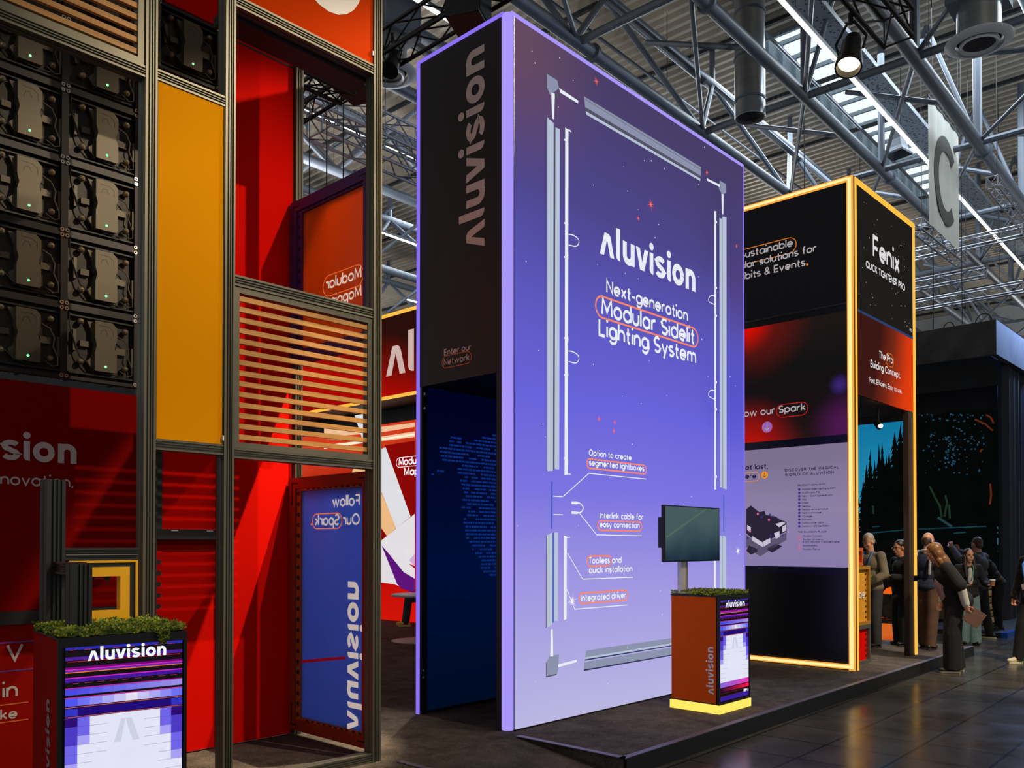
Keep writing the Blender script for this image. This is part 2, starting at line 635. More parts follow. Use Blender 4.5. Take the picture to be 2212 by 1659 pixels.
def hbox(mb, a0, a1, b0, b1, z0, z1):
    vs = [hp(a, b, z) for z in (z0, z1) for b in (b0, b1) for a in (a0, a1)]
    mb.add(vs, [(0, 2, 3, 1), (4, 5, 7, 6), (0, 1, 5, 4), (2, 6, 7, 3), (0, 4, 6, 2), (1, 3, 7, 5)])


def floor_mat():
    m = bpy.data.materials.new('hall_floor_tiles')
    m.use_nodes = True
    nt = m.node_tree
    N, L = nt.nodes.new, nt.links.new
    b = nt.nodes['Principled BSDF']
    tc = N('ShaderNodeTexCoord')
    mp = N('ShaderNodeMapping')
    mp.inputs['Rotation'].default_value = (0, 0, -_a)
    L(tc.outputs['Object'], mp.inputs['Vector'])
    br = N('ShaderNodeTexBrick')
    br.offset = 0.0
    br.inputs['Scale'].default_value = 1.0
    br.inputs['Brick Width'].default_value = 0.6
    br.inputs['Row Height'].default_value = 0.6
    br.inputs['Mortar Size'].default_value = 0.011
    br.inputs['Color1'].default_value = (0.105, 0.095, 0.072, 1)
    br.inputs['Color2'].default_value = (0.075, 0.068, 0.054, 1)
    br.inputs['Mortar'].default_value = (0.013, 0.012, 0.011, 1)
    L(mp.outputs[0], br.inputs['Vector'])
    nz = N('ShaderNodeTexNoise')
    nz.inputs['Scale'].default_value = 2.2
    nz.inputs['Detail'].default_value = 6
    L(tc.outputs['Object'], nz.inputs['Vector'])
    mx = N('ShaderNodeMix')
    mx.data_type = 'RGBA'
    mx.blend_type = 'MULTIPLY'
    mx.inputs[0].default_value = 0.6
    L(br.outputs['Color'], mx.inputs[6])
    L(nz.outputs['Fac'], mx.inputs[7])
    L(mx.outputs[2], b.inputs['Base Color'])
    mr = N('ShaderNodeMapRange')
    mr.inputs['To Min'].default_value = 0.10
    mr.inputs['To Max'].default_value = 0.34
    L(nz.outputs['Fac'], mr.inputs['Value'])
    L(mr.outputs[0], b.inputs['Roughness'])
    return m


def carpet_mat():
    m = bpy.data.materials.new('dark_carpet')
    m.use_nodes = True
    nt = m.node_tree
    N, L = nt.nodes.new, nt.links.new
    b = nt.nodes['Principled BSDF']
    tc = N('ShaderNodeTexCoord')
    n1 = N('ShaderNodeTexNoise')
    n1.inputs['Scale'].default_value = 160
    n1.inputs['Detail'].default_value = 3
    n2 = N('ShaderNodeTexNoise')
    n2.inputs['Scale'].default_value = 3.5
    n2.inputs['Detail'].default_value = 6
    n2.inputs['Roughness'].default_value = 0.7
    L(tc.outputs['Object'], n1.inputs['Vector'])
    L(tc.outputs['Object'], n2.inputs['Vector'])
    ad = N('ShaderNodeMath')
    ad.operation = 'MULTIPLY'
    L(n1.outputs['Fac'], ad.inputs[0])
    L(n2.outputs['Fac'], ad.inputs[1])
    rp = N('ShaderNodeValToRGB')
    rp.color_ramp.elements[0].position = 0.1
    rp.color_ramp.elements[1].position = 0.45
    rp.color_ramp.elements[0].color = (0.018, 0.015, 0.012, 1)
    rp.color_ramp.elements[1].color = (0.190, 0.160, 0.132, 1)
    L(ad.outputs[0], rp.inputs['Fac'])
    L(rp.outputs['Color'], b.inputs['Base Color'])
    b.inputs['Roughness'].default_value = 0.95
    b.inputs['Specular IOR Level'].default_value = 0.1
    bp = N('ShaderNodeBump')
    bp.inputs['Strength'].default_value = 0.6
    bp.inputs['Distance'].default_value = 0.01
    L(n1.outputs['Fac'], bp.inputs['Height'])
    L(bp.outputs['Normal'], b.inputs['Normal'])
    return m


CARPET = carpet_mat()
mb = MB().box(-12, 80, -25, 78, HALL - 0.2, HALL)
struct(mb.build('floor', floor_mat()))

# carpeted platform with its ramp cut in
mb = MB()
ex0, ex1, ey0, ey1 = 5.06, 14.2, 3.63, 3.80
cut = [(3.88, 3.6), (3.88, 4.70), (5.06, 4.70), (ex0, ey0), (ex1, ey1), (ex1, 24), (-3, 24), (-3, 3.55)]
# body as three convex slabs under one carpet
for pts in ([(-3, 3.55), (3.88, 3.6), (3.88, 4.70), (-3, 4.70)], [(5.06, ey0), (ex1, ey1), (ex1, 4.70), (5.06, 4.70)], [(-3, 4.70), (ex1, 4.70), (ex1, 24), (-3, 24)]):
    mb.prism([(x, y, HALL + 0.001) for x, y in pts], (0, 0, -HALL - 0.001))
plat = struct(mb.build('platform', CARPET))
mb = MB()
mb.add([(3.88, 4.70, 0), (5.06, 4.70, 0), (5.06, 3.55, HALL + 0.004), (3.88, 3.55, HALL + 0.004), (3.88, 4.70, HALL), (5.06, 4.70, HALL), (5.06, 3.55, HALL), (3.88, 3.55, HALL)],
       [(3, 2, 1, 0), (4, 5, 6, 7), (0, 1, 5, 4), (1, 2, 6, 5), (2, 3, 7, 6), (3, 0, 4, 7)])
struct(mb.build('ramp', CARPET))
EDGE = mat('edge_strip_aluminium', (112, 108, 118), 0.45, 0.6)
BLK = mat('matt_black', (16, 16, 18), 0.55)
mb = MB().prism([(5.02, 4.66, 0.001), (5.075, 4.66, 0.001), (5.075, 3.63, 0.001), (5.02, 3.60, 0.001)], (0, 0, 0.006))
struct(mb.build('trim_1', EDGE))
mb = MB().prism([(5.02, 3.60, 0.001), (5.02, 3.655, 0.001), (14.2, 3.825, 0.001), (14.2, 3.77, 0.001)], (0, 0, 0.006))
struct(mb.build('trim_2', EDGE))
mb = MB().prism([(5.04, 3.60, HALL), (5.04, 3.628, HALL), (14.2, 3.798, HALL), (14.2, 3.77, HALL)], (0, 0, -HALL - 0.001))
struct(mb.build('trim_3', mat('platform_fascia_black', (14, 15, 14), 0.4)))
mb = MB().prism([(3.86, 4.72, 0.001), (3.91, 4.72, 0.001), (3.91, 3.6, 0.001), (3.86, 3.6, 0.001)], (0, 0, 0.006))
struct(mb.build('trim_4', EDGE))

# ---- roof deck: corrugated sheet with ribs running across the hall, opening for the skylight
ROOF = 15.0
RIB = mat('roof_sheet', (158, 150, 138), 0.6, 0.1, 0.10, 1.5)
S0, S1, SA, SB = 21.6, 38.0, 8.35, 10.55          # skylight opening h1, h2
mb = MB()
per = 0.33


def sheet(b0, b1, a0, a1):
    n = int((a1 - a0) / per)
    for i in range(n):
        a = a0 + i * per
        pr = [(a, 0.0), (a + 0.12, 0.0), (a + 0.15, 0.13), (a + 0.30, 0.13), (a + 0.33, 0.0)]
        for (p, zp), (q, zq) in zip(pr, pr[1:]):
            mb.poly([hp(p, b0, ROOF + zp), hp(q, b0, ROOF + zq), hp(q, b1, ROOF + zq), hp(p, b1, ROOF + zp)])


sheet(-25, SA, -12, 72)
sheet(SB, 76, -12, 72)
sheet(SA, SB, -12, S0)
sheet(SA, SB, S1, 72)
struct(mb.build('ceiling', RIB))
mb = MB()
hbox(mb, -12, 72, -25, SA - 0.1, ROOF + 0.2, ROOF + 0.3)
hbox(mb, -12, 72, SB + 0.1, 76, ROOF + 0.2, ROOF + 0.3)
hbox(mb, -12, S0 - .1, SA - 0.1, SB + 0.1, ROOF + 0.2, ROOF + 0.3)
hbox(mb, S1 + .1, 72, SA - 0.1, SB + 0.1, ROOF + 0.2, ROOF + 0.3)
struct(mb.build('ceiling_deck', mat('roof_backing', (90, 88, 86), 0.8)))
# skylight: upstand walls, bars and bright glazing
STEEL = mat('painted_grey_steel', (104, 113, 126), 0.42, 0.15, 0.06, 3)
STEEL_D = mat('painted_grey_steel_dark', (92, 100, 112), 0.5, 0.15, 0.06, 3)
mb = MB()
hbox(mb, S0, S1, SA - .08, SA, ROOF, ROOF + 1.0)
hbox(mb, S0, S1, SB, SB + .08, ROOF, ROOF + 1.0)
hbox(mb, S0 - .08, S0, SA - .08, SB + .08, ROOF, ROOF + 1.0)
hbox(mb, S1, S1 + .08, SA - .08, SB + .08, ROOF, ROOF + 1.0)
for i in range(19):
    a = S0 + i * (S1 - S0) / 18
    hbox(mb, a - .035, a + .035, SA, SB, ROOF + .86, ROOF + .98)
    hbox(mb, a - .03, a + .03, SB - .14, SB, ROOF + .1, ROOF + .95)
wf = struct(mb.build('window_1', mat('skylight_frame', (150, 165, 175), 0.5)))
mb = MB()
hbox(mb, S0, S1, SA, SB, ROOF + .98, ROOF + 1.0)
mb.build('glazing', glow('skylight_glazing', (232, 244, 250), 1.15, 0.02), wf)
# purlins: dark seams with a flat bar, across the hall
mb = MB()
for i in range(22):
    a = -8 + i * 3.6
    hbox(mb, a - .05, a + .05, -25, 76, ROOF - .10, ROOF - .002)
struct(mb.build('roof_purlin_rows', mat('purlin_dark', (38, 40, 44), 0.6)))

# far walls of the hall
WALL = mat('hall_wall_pale', (168, 172, 176), 0.8, 0, 0.05)
mb = MB()
hbox(mb, 54.5, 54.8, -25, 76, HALL, 15)
struct(mb.build('wall_end', WALL))
mb = MB()
hbox(mb, -12, 72, 74, 74.3, HALL, 15)
struct(mb.build('wall_left', mat('hall_wall_grey', (120, 124, 128), 0.8, 0, 0.05)))


# ---- round-tube roof girders (each girder one structure)
def girder(name, b_low, b_up, zl, zu, r, a0=2, a1=54, ph=3.4, step=5.0, one=False):
    m = MB()
    m.tube(hp(a0, b_low, zl), hp(a1, b_low, zl), r, 12)
    k = a0 + 1.0
    n0 = ph
    while n0 < a0:
        n0 += step
    if b_up is not None:
        m.tube(hp(a0, b_up, zu), hp(a1, b_up, zu), r * 1.08, 12)
        a = n0
        while a < a1 - step:
            m.tube(hp(a, b_low, zl), hp(a + step / 2, b_up, zu), r * .55, 8)
            m.tube(hp(a + step, b_low, zl), hp(a + step / 2, b_up, zu), r * .55, 8)
            m.tube(hp(a + step / 2, b_up, zu), hp(a + step / 2, b_up, ROOF), r * .6, 8)
            m.tube(hp(a + step / 2, b_up, zu), hp(a + step * .62, b_low + (b_low - b_up) * 1.1, zl), r * .5, 8)
            a += step
    else:
        a = n0
        while a < a1:
            m.tube(hp(a, b_low, zl), hp(a, b_low, ROOF), r * .7, 8)
            a += step
    # bolted flanges
    a = n0 + 0.6
    while a < a1:
        m.tube(hp(a - .03, b_low, zl), hp(a + .03, b_low, zl), r * 1.45, 14)
        a += step * 2
    return struct(m.build(name, STEEL, smooth=True))


girder('roof_girder', 10.25, 11.3, 11.5, 14.0, 0.13, ph=3.4)
girder('roof_girder', 7.73, None, 11.5, 14, 0.13, ph=3.5)
girder('roof_girder', 5.42, None, 11.5, 14, 0.15, ph=3.5)
girder('roof_girder', 1.6, 0.6, 11.5, 14.0, 0.13, ph=3.4)
for b in (14.2, 18.6, 24.0, 30.0, 37.0, 46.0):
    girder('roof_girder', b, b + 1.3, 11.5, 14.0, 0.14, ph=3.9)
# cross members and bracing between the lower chords
m = MB()
for i in range(10):
    a = 3.5 + i * 5.0
    for (b0, b1) in ((5.42, 7.73), (7.73, 10.25), (1.6, 5.42)):
        m.tube(hp(a, b0, 11.5), hp(a, b1, 11.5), 0.085, 8)
        m.tube(hp(a, b0, 11.5), hp(a + 5, b1, 11.5), 0.05, 8)
        m.tube(hp(a + 2.5, b0, 11.5), hp(a + 2.5, b1, 12.6), 0.06, 8)
    m.tube(hp(a, 5.42, 11.5), hp(a, 6.6, 14.9), 0.055, 8)
    m.tube(hp(a, 7.73, 11.5), hp(a, 6.6, 14.9), 0.055, 8)
    for b in (14.2, 18.6, 24, 30, 37):
        m.tube(hp(a + .4, b, 11.5), hp(a + 2.9, b + 4.4, 14.5), 0.075, 8)
        m.tube(hp(a + .4, b + 4.4, 11.5), hp(a + 2.9, b + 1.0, 14.5), 0.06, 8)
struct(m.build('roof_bracing', STEEL, smooth=True))
m = MB()
for b in (-2.0, 3.7, 9.6, 12.9, 16.5):
    m.tube(hp(2, b, 14.6), hp(54, b, 14.6), 0.05, 6)
    m.tube(hp(2, b + .35, 14.6), hp(54, b + .35, 14.6), 0.03, 6)
struct(m.build('roof_pipe_run', STEEL_D))


# ---- strip lights hung in long lines under the roof
LEDW = glow('strip_light_white', (255, 250, 238), 5.0, 0.0)


def strip_line(u, v, z, a0, a1, label, seg=2.9):
    b = hz(u, v, z)[1]
    t = thing('strip_light', hp(a0, b, z), label, 'light', 'strip lights under the hall roof')
    m = MB()
    hbox(m, a0, a1, b - .05, b + .05, z + .03, z + .10)
    m.build('housing', STEEL_D, t)
    a = a0
    while a < a1 - .5:
        m = MB()
        hbox(m, a + .04, min(a + seg, a1) - .04, b - .035, b + .035, z, z + .03)
        m.build('light_tube', LEDW, t)
        a += seg
    a = a0 + 1
    while a < a1:
        MB().tube(hp(a, b, z + .1), hp(a, b, ROOF - .11), .008, 4).build('suspension_wire', BLK, t)
        a += seg * 2
    return t


strip_line(1785, 110, 11.0, 8, 40, 'bright white strip light running beside the perforated tray below the skylight')
strip_line(775, 293, 11.0, 5, 20, 'white strip light seen through the opening above the orange glazed side panel')
strip_line(862, 517, 11.0, 14, 34, 'upper white strip light in the gap between grey post and violet-edged tower')
strip_line(862, 643, 11.0, 22, 48, 'lower white strip light just above the red fascia with yellow edge')
strip_line(945, 30, 11.0, 4, 12, 'white strip light crossing behind the black truss beside the tower top')

# perforated cable tray beside the first strip light
b = hz(1958, 256, 13.0)[1]
t = thing('cable_tray', hp(8, b, 13.0), 'wide perforated grey cable tray running beside the long strip light', 'cable tray')
m = MB()
hbox(m, 8, 46, b - .24, b + .24, 13.0, 13.02)
hbox(m, 8, 46, b - .26, b - .24, 13.0, 13.12)
hbox(m, 8, 46, b + .24, b + .26, 13.0, 13.12)


def perf_mat():
    mm = bpy.data.materials.new('perforated_metal')
    mm.use_nodes = True
    nt = mm.node_tree
    N, L = nt.nodes.new, nt.links.new
    bs = nt.nodes['Principled BSDF']
    tc = N('ShaderNodeTexCoord')
    vo = N('ShaderNodeTexVoronoi')
    vo.inputs['Scale'].default_value = 11
    L(tc.outputs['Object'], vo.inputs['Vector'])
    rp = N('ShaderNodeValToRGB')
    rp.color_ramp.elements[0].position = .28
    rp.color_ramp.elements[0].color = (.03, .04, .05, 1)
    rp.color_ramp.elements[1].position = .34
    rp.color_ramp.elements[1].color = (.26, .31, .37, 1)
    L(vo.outputs['Distance'], rp.inputs['Fac'])
    L(rp.outputs['Color'], bs.inputs['Base Color'])
    bs.inputs['Roughness'].default_value = .5
    return mm


m.build('tray', perf_mat(), t)

# ---- vertical air nozzle, round diffusers, big duct
CHROME = mat('spiral_duct_metal', (176, 180, 184), 0.28, 0.9, 0.1, 2, stretch=(1, 1, 14))
a, b = hz(1620, 255, 11.0)
t = thing('air_duct', hp(a, b, 11), 'shiny vertical round air duct hanging from the roof above the yellow-edged tower', 'air duct')
m = MB()
m.lathe([(.30, 0.0), (.33, 0.0), (.33, 4.0), (.30, 4.0), (.30, 0.0)], hp(a, b, 11), 28)
m.build('pipe', CHROME, t, True)
m = MB()
for zz in (11.35, 12.3, 13.3):
    m.lathe([(.335, 0), (.345, 0), (.345, .05), (.335, .05)], hp(a, b, zz), 28)
m.build('clamp_band', STEEL_D, t, True)
m = MB().lathe([(0.0, 0.09), (.298, 0.09)], hp(a, b, 11), 24)
m.build('nozzle_opening', mat('duct_inside_dark', (12, 12, 13), 0.6), t)

WHITE_M = mat('white_enamel', (190, 196, 205), 0.4, 0.0, 0.03)


def diffuser(u, v, z, label):
    a, b = hz(u, v, z)
    t = thing('ceiling_diffuser', hp(a, b, z), label, 'air diffuser', 'round air diffusers under the roof')
    c = hp(a, b, z)
    MB().lathe([(.38, 0.03), (.40, 0.0), (.54, 0.05), (.56, 0.08), (.50, .11), (.38, .10), (.38, .03)], c, 32).build('outer_ring', WHITE_M, t, True)
    MB().lathe([(.27, 0.0), (.31, -.02), (.33, .02), (.31, .1), (.27, .1), (.27, 0)], c, 32).build('inner_ring', WHITE_M, t, True)
    MB().lathe([(0, .03), (.27, .03)], c, 24).build('grille', mat('grille_brown_grey', (66, 62, 62), 0.6), t)
    MB().lathe([(.36, .1), (.36, .75), (.0, .75)], c, 24).build('neck', CHROME, t, True)
    m = MB()
    hbox(m, a - .45, a + .45, b - .45, b + .45, z + .7, z + 1.5)
    m.build('plenum_box', STEEL_D, t)
    m = MB()
    for q in (-.4, .4):
        m.tube(hp(a + q, b, z + 1.5), hp(a + q, b, ROOF), .015, 5)
    m.build('hanger_rod', BLK, t)


diffuser(2115, 98, 10.5, 'round white air diffuser under its box, near the large pale duct')
diffuser(838, 166, 10.5, 'round white air diffuser above the gap left of the violet-edged tower')
m = MB()
m.tube(hp(6, 3.3, 12.4), hp(54, 3.3, 12.4), .42, 20)
tag(m.build('ventilation_duct', mat('pale_blue_duct', (150, 172, 178), 0.35, 0.4, 0.05), smooth=True), 'large pale horizontal ventilation duct at the upper right under the roof', 'duct')
# bell-shaped lamp / loudspeaker below the skylight
a, b = hz(1940, 335, 11.6)
t = thing('horn_loudspeaker', hp(a, b, 11.6), 'grey bell shaped horn hanging in front of the skylight', 'loudspeaker')
MB().lathe([(.36, 0), (.36, .05), (.26, .18), (.17, .4), (.14, .62), (.09, .68), (0, .69)], hp(a, b, 11.6), 4, Matrix.Rotation(radians(35), 3, 'Z')).build('horn', STEEL_D, t)
MB().tube(hp(a, b, 12.28), hp(a, b, 12.99), .012, 5).build('hanger_rod', BLK, t)

# ---- hanging hall banner with the letter C
a0, a1, bb, z0, z1 = 21.3, 23.92, 5.95, 9.02, 12.0
t = thing('hall_banner', hp(a0, bb, z0), 'tall white hanging banner printed with a large grey C', 'banner')
m = MB()
N_ = 14
for i in range(N_):
    q0, q1 = a0 + (a1 - a0) * i / N_, a0 + (a1 - a0) * (i + 1) / N_
    w0, w1 = .012 * sin(i * 1.9), .012 * sin((i + 1) * 1.9)
    m.poly([hp(q0, bb + w0, z0), hp(q1, bb + w1, z0), hp(q1, bb + w1, z1), hp(q0, bb + w0, z1)])
m.build('cloth', mat('banner_cloth', (206, 206, 198), 0.9, 0, 0.05, 2), t, True)
m = MB()
for q in ribbon([(22.68 + .80 * cos(radians(x)), 10.42 + .90 * sin(radians(x))) for x in range(42, 322, 8)], .36):
    m.poly([hp(x, bb - .02, y) for x, y in q])
m.build('letter', mat('banner_letter_grey', (84, 84, 80), 0.9, 0, 0.03), t)
m = MB().tube(hp(a0 - .05, bb, z1), hp(a1 + .05, bb, z1), .025, 8)
m.build('hanging_bar', STEEL_D, t)
m = MB()
for q in (a0 + .1, a1 - .1):
    m.tube(hp(q, bb, z1), hp(q, bb, ROOF - .11), .008, 4)
m.build('wire', BLK, t)


# ---- lattice trusses
def truss_mesh(m, p, q, s=0.29, r=0.024, step=0.5, rw=0.011, tri=False):
    p, q = V(p), V(q)
    d = (q - p)
    ln = d.length
    d.normalize()
    up = Z.copy()
    sd = d.cross(up).normalized()
    off = [sd * s / 2 + up * s / 2, sd * -s / 2 + up * s / 2, sd * -s / 2 - up * s / 2, sd * s / 2 - up * s / 2]
    for o in off:
        m.tube(p + o, q + o, r, 8)
    n = max(1, int(ln / step))
    for k in range(4):
        o0, o1 = off[k], off[(k + 1) % 4]
        for i in range(n):
            a, b = p + d * (ln * i / n), p + d * (ln * (i + 1) / n)
            if i % 2:
                o0_, o1_ = o1, o0
            else:
                o0_, o1_ = o0, o1
            m.tube(a + o0_, b + o1_, rw, 5, caps=False)
    for i in (0, n):
        a = p + d * (ln * i / n)
        for k in range(4):
            m.tube(a + off[k], a + off[(k + 1) % 4], rw, 5)
    return m


TRB = mat('truss_black', (20, 20, 21), 0.45, 0.3)
TRS = mat('truss_aluminium', (168, 172, 182), 0.35, 0.7, 0.06)


def truss(p, q, label, material=None, **k):
    m = truss_mesh(MB(), p, q, **k)
    o = tag(m.build('lighting_truss', material or TRB, smooth=True), label, 'truss', 'lighting trusses above the stands')
    for f in (.12, .88):
        c = V(p).lerp(V(q), f)
        MB().tube(c + Z * .1, (c.x, c.y, ROOF - .11), .008, 5).build('suspension_wire', BLK, o)
    return o


truss((6.42, 5.2, 7.45), (6.42, 13.5, 7.45), 'black lattice truss running away above the violet-edged tower and the grey frame')
truss((4.4, 8.6, 7.12), (6.25, 8.6, 7.12), 'black lattice truss seen crossing behind the tall red panel')
truss((4.6, 10.1, 7.12), (6.25, 10.1, 7.12), 'second black lattice truss seen behind the tall red panel, further back')
truss((6.9, 3.15, 6.95), (9.3, 3.15, 6.95), 'black lattice truss carrying a lit spotlight at the top of the picture')
a_, b_ = hz(790, 262, 9.0)
truss(hp(5, b_, 9.0), hp(16, b_, 9.0), 'silver lattice truss below the roof tube, seen between grey frame and tower', TRS, s=.4, r=.028, step=.45, rw=.014)
a_, b_ = hz(862, 345, 8.2)
truss(hp(8, b_, 8.2), hp(20, b_, 8.2), 'lower silver lattice truss left of the violet-edged tower', TRS, s=.4, r=.028, step=.45, rw=.014)
for (u0, v0, u1, v1, z_, lb) in ((1985, 546, 2212, 500, 10.4, 'topmost silver truss right of the yellow-edged tower'),
                                 (1985, 613, 2130, 588, 9.6, 'middle silver truss right of the yellow-edged tower'),
                                 (1985, 660, 2212, 618, 9.2, 'lowest silver truss right of the yellow-edged tower')):
    p, q = az(u0, v0, z_), az(u1, v1, z_)
    x_ = (p.x + q.x) / 2
    truss((x_, p.y + 2.5, z_), (x_, q.y, z_), lb, TRS, s=.28, r=.026, step=.42, rw=.012)
p = az(2010, 520, 9.6)
q = az(2100, 622, 9.6)
y_ = (p.y + q.y) / 2
truss((p.x - .5, y_, 9.95), (p.x + 3.5, y_, 9.95), 'short silver truss linking the silver trusses on the right', TRS, s=.28, r=.026, step=.5, rw=.015)
truss((18.6, 3.6, 6.55), (18.6, -1.0, 6.55), 'flat black truss behind the blue-lit fascia corner', TRB, s=.34, r=.03, step=.6, rw=.016)
a_, b_ = hz(2030, 285, 10.2)
truss(hp(23.9, 5.2, 10.6), hp(28.4, 5.2, 10.6), 'pale truss leading away right behind the C banner', TRS, s=.26, r=.026, step=.42, rw=.012)


# ---- spotlights and loudspeakers on the trusses
def spotlight(c, tgt, label, lit, s=1.0, top=None):
    c = V(c)
    t = thing('stage_spotlight', c, label, 'spotlight', 'spotlights on the trusses')
    R = (V(tgt) - c).to_track_quat('Z', 'Y').to_matrix()
    MB().lathe([(0, -.17 * s), (.07 * s, -.16 * s), (.09 * s, -.08 * s), (.09 * s, .02 * s), (.115 * s, .15 * s), (.115 * s, .19 * s), (.10 * s, .19 * s), (.09 * s, .12 * s)], c, 20, R).build('can', TRB, t, True)
    MB().lathe([(0, .13 * s), (.095 * s, .13 * s)], c, 20, R).build('lens', lit, t)
    m = MB()
    tp = V(top) if top is not None else c + V((0, 0, .26 * s))
    for sd in (-1, 1):
        m.path([c + R @ V((sd * .10 * s, 0, 0)), c + R @ V((sd * .13 * s, 0, 0)) + Z * .1 * s, tp + R @ V((sd * .03, 0, 0))], .012 * s, 6)
    m.tube(tp - Z * .02, tp + Z * .09, .022 * s, 8)
    m.build('yoke', TRB, t)
    return t


DARKLENS = mat('spot_lens_dark', (40, 42, 48), 0.15, 0.2)
spotlight(ax(1838, 112, 9.0) if False else az(1838, 112, 6.45), (5.5, 3.0, 0), 'lit warm spotlight hanging under the black truss at the top of the picture', glow('spot_lens_lit', (255, 228, 178), 3.0), 1.15)
p = ax(848, 133, 6.42)
spotlight(p, (3.2, 6.5, 1.0), 'black spotlight under the truss end beside the violet-edged tower', DARKLENS, .95)


def speaker(c, s, rz, label):
    c = V(c)
    t = thing('loudspeaker_box', c, label, 'loudspeaker', 'black speaker boxes on the trusses', rz)
    MB().box(-s / 2, s / 2, -s * .45, s * .45, -s * .5, s * .5).build('cabinet', mat('speaker_black', (9, 9, 10), 0.6), t, world=False, bevel=.01)
    MB().box(-s * .42, s * .42, -s * .47, -s * .45, -s * .42, s * .42).build('front_grille', mat('speaker_grille', (14, 14, 15), 0.8), t, world=False)
    for sx in (-1, 1):
        MB().box(sx * s * .52 - .01, sx * s * .52 + .01, -.03, .03, -.03, s * .75).build('bracket', TRB, t, world=False)
    return t


speaker(ax(1012, 12, 6.3), .42, radians(25), 'black speaker box hanging beside the tower top corner')
speaker(ax(772, 165, 6.4), .46, radians(20), 'black speaker box seen through the opening beside the red panel')

# hanging cables in view
for i, (u, v, z, lb) in enumerate(((742, 250, 8, 'thin dark cable dropping left of the speaker box seen through the opening'),
                              (706, 260, 8, 'thin dark cable beside the tall red panel opening, middle one'),
                              (669, 270, 8, 'thin dark cable nearest the tall red panel edge'),
                              (2016, 600, 8, 'thin dark cable dropping just right of the yellow-edged tower'),
                              (2078, 640, 8, 'thin dark cable dropping to the dark fascia top'),
                              (1737, 300, 11, 'thin dark cable dropping above the yellow-edged tower'))):
    p = az(u, v, z)
    m = MB().tube(p + Z * (ROOF - p.z - .11), p - Z * 2.6, .01, 5)
    tag(m.build('hanging_cable', BLK), lb, 'cable', 'cables hanging from the roof')
# ================================================================== THE STAND: grey frame structure on the left
OLIVE = mat('anodised_frame', (102, 100, 86), 0.42, 0.45, 0.10, 3, stretch=(1, 1, 0.3))
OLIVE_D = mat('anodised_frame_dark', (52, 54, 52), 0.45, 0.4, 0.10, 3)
REDT = mat('red_textile', (222, 14, 3), 0.85, 0, 0.03, 1.2, spec=.03)
REDD = mat('dark_red_textile', (120, 6, 3), 0.75, 0, 0.05, 1.2, spec=.03)
YEL = mat('amber_textile', (232, 152, 2), 0.8, 0, 0.02, 0.8, spec=.03)
WOOD = mat('oak_slats', (196, 140, 70), 0.55, 0, 0.22, 7, stretch=(0.6, 9, 9))
WHT = mat('print_white', (225, 222, 220), 0.7, 0, 0.01)
GRYT = mat('print_light_grey', (206, 192, 186), 0.7, 0, 0.01)
ORT = mat('print_orange', (232, 110, 30), 0.6, 0, 0.01)
SILV = mat('bright_metal', (190, 185, 175), 0.25, 0.9, 0.05)


def profile(m, p, q, w, d, face, g=0.012):
    """extruded aluminium bar from p to q: front width w, depth d away from face, with grooves"""
    p, q = V(p), V(q)
    ax_ = (q - p).normalized()
    f = V(face).normalized()
    s = ax_.cross(f).normalized()
    o = [(-w / 2, 0)]
    for c in (-w * .22, w * .02, w * .24):
        o += [(c - g / 2, 0), (c - g / 2 + .002, g * .8), (c + g / 2 - .002, g * .8), (c + g / 2, 0)]
    o += [(w / 2, 0), (w / 2, d * .4), (w / 2 - g * .7, d * .44), (w / 2 - g * .7, d * .56), (w / 2, d * .6), (w / 2, d), (-w / 2, d), (-w / 2, d * .6), (-w / 2 + g * .7, d * .56), (-w / 2 + g * .7, d * .44), (-w / 2, d * .4)]
    m.prism([p + s * a - f * b for a, b in o], q - p)
    return m


FY, FD = 4.837, 0.095                      # front plane and depth of the grey frame
NF = (0, -1, 0)
t = thing('exhibition_frame', (2.6, FY + .05, 0), 'tall dark grey aluminium frame structure dividing the coloured panels at left', 'frame')
FRM = t
for (x0, x1) in ((0.98, 1.05), (2.116, 2.185), (2.607, 2.674), (3.738, 3.81)):
    profile(MB(), ((x0 + x1) / 2, FY, 0), ((x0 + x1) / 2, FY, 5.95), x1 - x0, FD, NF).build('post', OLIVE, t)
for (x0, x1, z0, z1) in ((2.674, 3.738, 4.86, 4.93), (2.674, 3.738, 3.125, 3.192), (2.674, 3.738, 2.06, 2.122), (2.674, 3.738, 0.0, 0.066),
                         (2.185, 2.607, 4.205, 4.268), (2.185, 2.607, 2.072, 2.135), (1.05, 2.116, 4.19, 4.255)):
    profile(MB(), (x0, FY + .004, (z0 + z1) / 2), (x1, FY + .004, (z0 + z1) / 2), z1 - z0, FD - .01, NF).build('crossbar', OLIVE, t)
MB().box(2.674, 3.738, FY + FD + .001, FY + FD + .19, 4.835, 4.90).build('header_rail', BLK, t)
# rear posts and rear top rail
for x, z1 in ((2.69, 5.95), (3.26, 5.95), (3.885, 5.95)):
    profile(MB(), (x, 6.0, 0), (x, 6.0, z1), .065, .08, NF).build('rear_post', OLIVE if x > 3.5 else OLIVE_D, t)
profile(MB(), (3.83, FY + FD, 5.9), (3.83, 6.0, 5.9), .06, .07, (-1, 0, 0)).build('top_rail', OLIVE_D, t)


